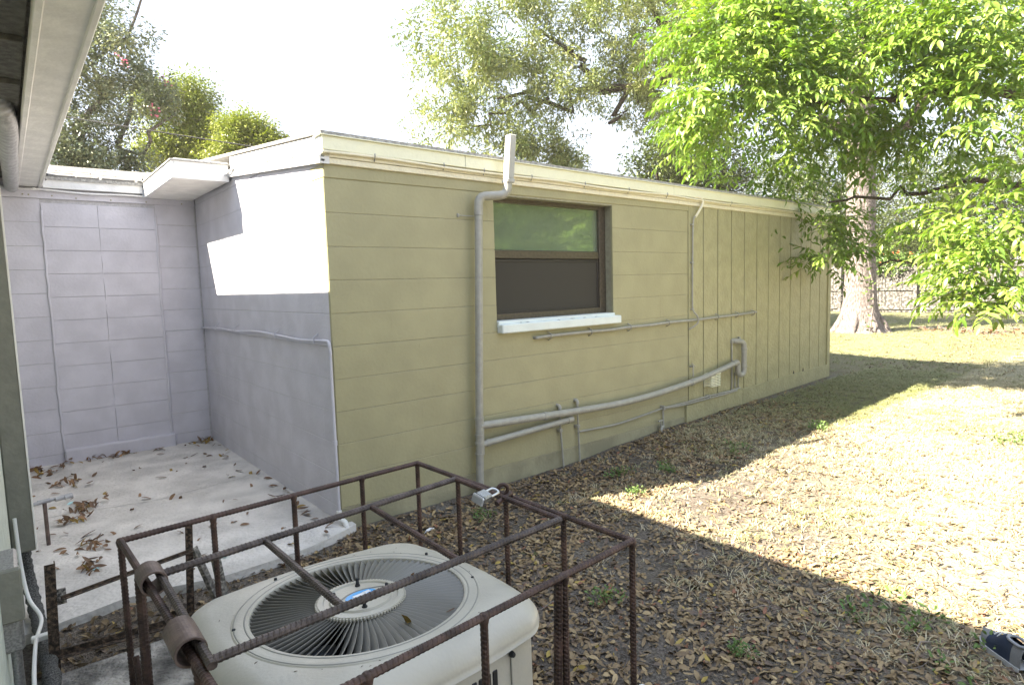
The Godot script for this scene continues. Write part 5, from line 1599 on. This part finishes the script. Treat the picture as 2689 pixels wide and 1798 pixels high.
	for k in 6:
		var s := begin()
		leaf_shape(s, Transform3D(Basis.IDENTITY, Vector3(-0.035, 0.006, 0)), 0.062 + 0.005 * k, 0.0125, [0.4, 1.2, -0.6, 1.7, 0.9, 0.2][k], [Color(0.17, 0.095, 0.05), Color(0.24, 0.14, 0.07), Color(0.13, 0.075, 0.045), Color(0.21, 0.12, 0.06), Color(0.30, 0.20, 0.05), Color(0.16, 0.10, 0.06)][k], 5)
		lv.append(done(s))
	for i in 130:
		var x := g.randf_range(-1.5, -0.06)
		var z := g.randf_range(-3.05, 0.1)
		if i % 4 == 0: x = g.randf_range(-0.16, -0.03)
		if i % 5 == 0: z = g.randf_range(-3.06, -2.95)
		if z > -0.1 and x < -1.3: continue
		var o := put("fallen_leaf", lv[i % 6], M.dead, self, Transform3D((Basis(Vector3.UP, g.randf() * TAU) * Basis.from_euler(Vector3(g.randfn() * 0.3, 0, g.randfn() * 0.2))).scaled(Vector3.ONE * g.randf_range(0.6, 1.35)), Vector3(x, 0.006, z)))
		tag(o, "curled brown leaf lying loose on the pale courtyard slab", "leaf", "loose leaves on the courtyard slab")
	for q in [
			[Vector3(-1.34, 0, -2.76), 0.10, 26, "line of dark leaves at the back left of the slab"], [Vector3(-1.25, 0, -2.3), 0.09, 34, "small leaf heap on the slab, second from the back wall"],
			[Vector3(-1.21, 0, -1.55), 0.10, 60, "largest leaf heap on the slab beside the tee pipe"], [Vector3(-1.27, 0, -1.3), 0.08, 34, "leaf heap on the slab just in front of the tee pipe arm"],
			[Vector3(-1.25, 0, -0.70), 0.07, 34, "brown leaf heap on the slab in line with the cabinet foot"], [Vector3(-1.27, 0, -0.36), 0.06, 30, "brown leaf heap on the slab nearest the rebar cage"],
			[Vector3(-0.95, 0, -3.03), 0.16, 40, "drift of leaves against the threshold of the back wall"], [Vector3(-0.1, 0, -3.0), 0.09, 26, "drift of leaves in the inner corner of the courtyard"], [Vector3(-1.45, 0, -2.98), 0.1, 30, "drift of leaves at the left foot of the back wall"]]:
		var h := thing("leaf_heap", q[3], "leaf heap", q[0], "leaf heaps on the courtyard slab")
		for i in int(q[2] * 0.65):
			var st := 2.2 if q[2] == 40 else 1.0
			put("leaf", lv[g.randi() % 6], M.dead, h, Transform3D((Basis(Vector3.UP, g.randf() * TAU) * Basis.from_euler(Vector3(g.randfn() * 0.5, 0, g.randfn() * 0.5))).scaled(Vector3.ONE * g.randf_range(0.6, 1.1)), Vector3(g.randfn() * q[1] * 0.55 * st, 0.006 + g.randf() * 0.03, g.randfn() * q[1] * 0.7 / st)))
	# leaves on the condenser
	for q in [[Vector3(-0.80, 0.612, 2.235), 0.4, 1.0, 4, "yellow brown leaf stuck upright in the condenser fan slats"], [Vector3(-0.66, 0.606, 2.02), 1.6, 0.55, 1, "shrivelled brown leaf on the right side of the fan grille"], [Vector3(-0.685, 0.606, 2.27), 2.4, 0.4, 2, "small dark leaf scrap near the front of the fan grille"]]:
		var o := put("grille_leaf", lv[q[3]], M.dead, self, Transform3D((Basis(Vector3.UP, q[1]) * Basis(Vector3.BACK, -0.7)).scaled(Vector3.ONE * q[2]), q[0]))
		tag(o, q[4], "leaf")
	# scraps of paper
	for q in [[Vector3(-1.238, 0.008, -0.35), 0.06, M.paper, "pale blue scrap on the slab beside the nearest leaf heap"], [Vector3(-1.25, 0.008, -1.75), 0.07, M.paper, "pale blue scrap at the edge of the largest leaf heap"], [Vector3(-0.70, 0.008, 0.02), 0.06, M.paper, "pale blue scrap near the slab edge behind the cage"], [Vector3(0.166, -0.025, 2.224), 0.035, M.paper_white, "white scrap on the soil right of the cage"], [Vector3(0.42, -0.03, 0.40), 0.07, M.paper_white, "pale flake of paint in the litter by the wing corner"]]:
		var s := begin()
		leaf_shape(s, Transform3D(Basis(Vector3.UP, q[0].x * 7.0), q[0]), q[1], q[1] * 0.3, 0.5, Color(1, 1, 1), 3)
		var o := obj("paper_scrap", s, q[2], self)
		tag(o, q[3], "paper scrap", "scraps of paper")
	make_sneaker()

func make_sneaker() -> void:
	var toe := Vector3(1.44, ground_y(1.44, 2.95) + 0.005, 2.945)
	var heel := Vector3(1.255, 0, 3.14)
	var d := (heel - toe)
	d.y = 0
	d = d.normalized()
	var o := thing("sneaker", "navy and grey sneaker at the lower right edge of the photo", "shoe", toe)
	o.basis = Basis(d, Vector3.UP, d.cross(Vector3.UP)).scaled(Vector3.ONE * 0.82)        # local x runs from toe to heel
	var section := func(t: float) -> Array:                     # half width, height
		var w := 0.05 * pow(clampf(t * 4.0, 0.0, 1.0), 0.5)
		w = lerpf(w, 0.036, smoothstep(0.35, 0.9, t))
		if t > 0.92: w *= 0.85
		var h := lerpf(0.045, 0.062, smoothstep(0.0, 0.3, t))
		h = lerpf(h, 0.105, smoothstep(0.35, 0.6, t))
		return [maxf(w, 0.006), h]
	var sole := begin()
	var upper := begin()
	var cap := begin()
	var collar := begin()
	var n := 20
	for i in n:
		var t0 := float(i) / n
		var t1 := float(i + 1) / n
		var a: Array = section.call(t0)
		var b: Array = section.call(t1)
		var x0 := t0 * 0.285
		var x1 := t1 * 0.285
		sole.set_smooth_group(-1)
		for sg in [-1.0, 1.0]:
			quad(sole, Vector3(x0, 0, sg * (a[0] + 0.004)), Vector3(x1, 0, sg * (b[0] + 0.004)), Vector3(x1, 0.026, sg * (b[0] + 0.005)), Vector3(x0, 0.026, sg * (a[0] + 0.005)), Vector3(0, 0, sg))
		quad(sole, Vector3(x0, 0.026, -a[0] - 0.005), Vector3(x1, 0.026, -b[0] - 0.005), Vector3(x1, 0.026, b[0] + 0.005), Vector3(x0, 0.026, a[0] + 0.005), Vector3.UP)
		var tgt := upper if t0 > 0.27 and t0 < 0.78 else cap
		tgt.set_smooth_group(0)
		for k in 10:
			var p0 := PI * k / 10.0
			var p1 := PI * (k + 1) / 10.0
			if t0 > 0.62 and (k == 4 or k == 5): continue          # the opening for the foot
			var f := func(q: Array, x: float, p: float) -> Vector3: return Vector3(x, 0.024 + q[1] * pow(sin(p), 0.75), q[0] * cos(p))
			quad(tgt, f.call(a, x0, p0), f.call(b, x1, p0), f.call(b, x1, p1), f.call(a, x0, p1), Vector3(0, sin((p0 + p1) * 0.5), cos((p0 + p1) * 0.5)))
	quad(sole, Vector3(0, 0, -0.008), Vector3(0, 0, 0.008), Vector3(0, 0.026, 0.01), Vector3(0, 0.026, -0.01), Vector3.LEFT)
	obj("sole", sole, mat(lin(0.45, 0.46, 0.47), 0.6), o)
	obj("upper", upper, mottle(mat(lin(0.02, 0.035, 0.075), 0.75), 0.7, 0.1, 8.0, 0.2, 2.0, 95), o)
	obj("toe_cap", cap, mottle(mat(lin(0.30, 0.31, 0.33), 0.8), 0.6, 0.2, 10.0, 0.3, 2.0, 96), o)
	for i in 4:
		var x := 0.105 + i * 0.02
		add_tube("lace", curve([Vector3(x, 0.09, -0.022), Vector3(x + 0.004, 0.105 + i * 0.008, 0.0), Vector3(x, 0.09, 0.022)], 4), 0.003, M.pvc, o, 6)
	tube(collar, curve([Vector3(0.178, 0.128, 0), Vector3(0.20, 0.128, 0.026), Vector3(0.26, 0.125, 0.024), Vector3(0.28, 0.13, 0), Vector3(0.26, 0.125, -0.024), Vector3(0.20, 0.128, -0.026), Vector3(0.178, 0.128, 0)], 5), 0.007, 8, false)
	obj("collar", collar, mat(lin(0.25, 0.26, 0.28), 0.85), o)

# ------------------------------------------------------------------ scene
func _ready() -> void:
	rng.seed = 20191111
	bump = noise(0.35, 3, 5)
	patch = noise(0.35, 3, 8)
	# camera
	var cam := Camera3D.new()
	cam.name = "camera"
	add_child(cam)
	cam.transform = Transform3D(Basis(Vector3(0.76945087, -0.02903935, 0.63804551), Vector3(0.08127357, 0.99529692, -0.05271292), Vector3(-0.63351398, 0.09241624, 0.76819221)).orthonormalized(), Vector3(-1.53172846, 1.45827462, 3.57844499))
	cam.fov = 58.29
	cam.near = 0.02
	cam.far = 600.0
	cam.current = true
	# sky, exposure
	var we := WorldEnvironment.new()
	we.name = "world"
	var env := Environment.new()
	env.background_mode = Environment.BG_SKY
	var sky := Sky.new()
	var sm := ProceduralSkyMaterial.new()
	sm.sky_top_color = lin(0.60, 0.70, 0.90)
	sm.sky_horizon_color = lin(0.66, 0.72, 0.82)
	sm.sky_curve = 0.18
	sm.ground_horizon_color = lin(0.5, 0.5, 0.46)
	sm.ground_bottom_color = lin(0.2, 0.19, 0.16)
	sm.sky_energy_multiplier = 0.58
	sky.sky_material = sm
	env.sky = sky
	env.tonemap_mode = Environment.TONE_MAPPER_LINEAR
	env.tonemap_exposure = 7.3
	env.fog_enabled = true
	env.fog_density = 0.0013
	env.fog_light_color = Color(1.0, 0.98, 0.92)
	env.sdfgi_enabled = true
	env.ssao_enabled = true
	env.ssil_enabled = true
	we.environment = env
	add_child(we)
	# sun
	var sun := DirectionalLight3D.new()
	sun.name = "sun"
	add_child(sun)
	sun.look_at_from_position(Vector3.ZERO, SUN, Vector3.UP)
	sun.light_energy = 1.6
	sun.light_color = Color(1.0, 0.955, 0.87)
	sun.light_angular_distance = 0.5
	sun.shadow_enabled = true

	make_materials()
	M.iron_sleeve = mottle(mat(lin(0.19, 0.135, 0.115), 0.55, 0.25), 0.7, 0.012, 2.0, 0.1, 0.7, 58)
	make_ground()
	make_wing()
	make_back_house()
	make_camera_house()
	make_fence()
	make_trees()
	make_pipes()
	make_condenser()
	make_cage()
	make_litter()
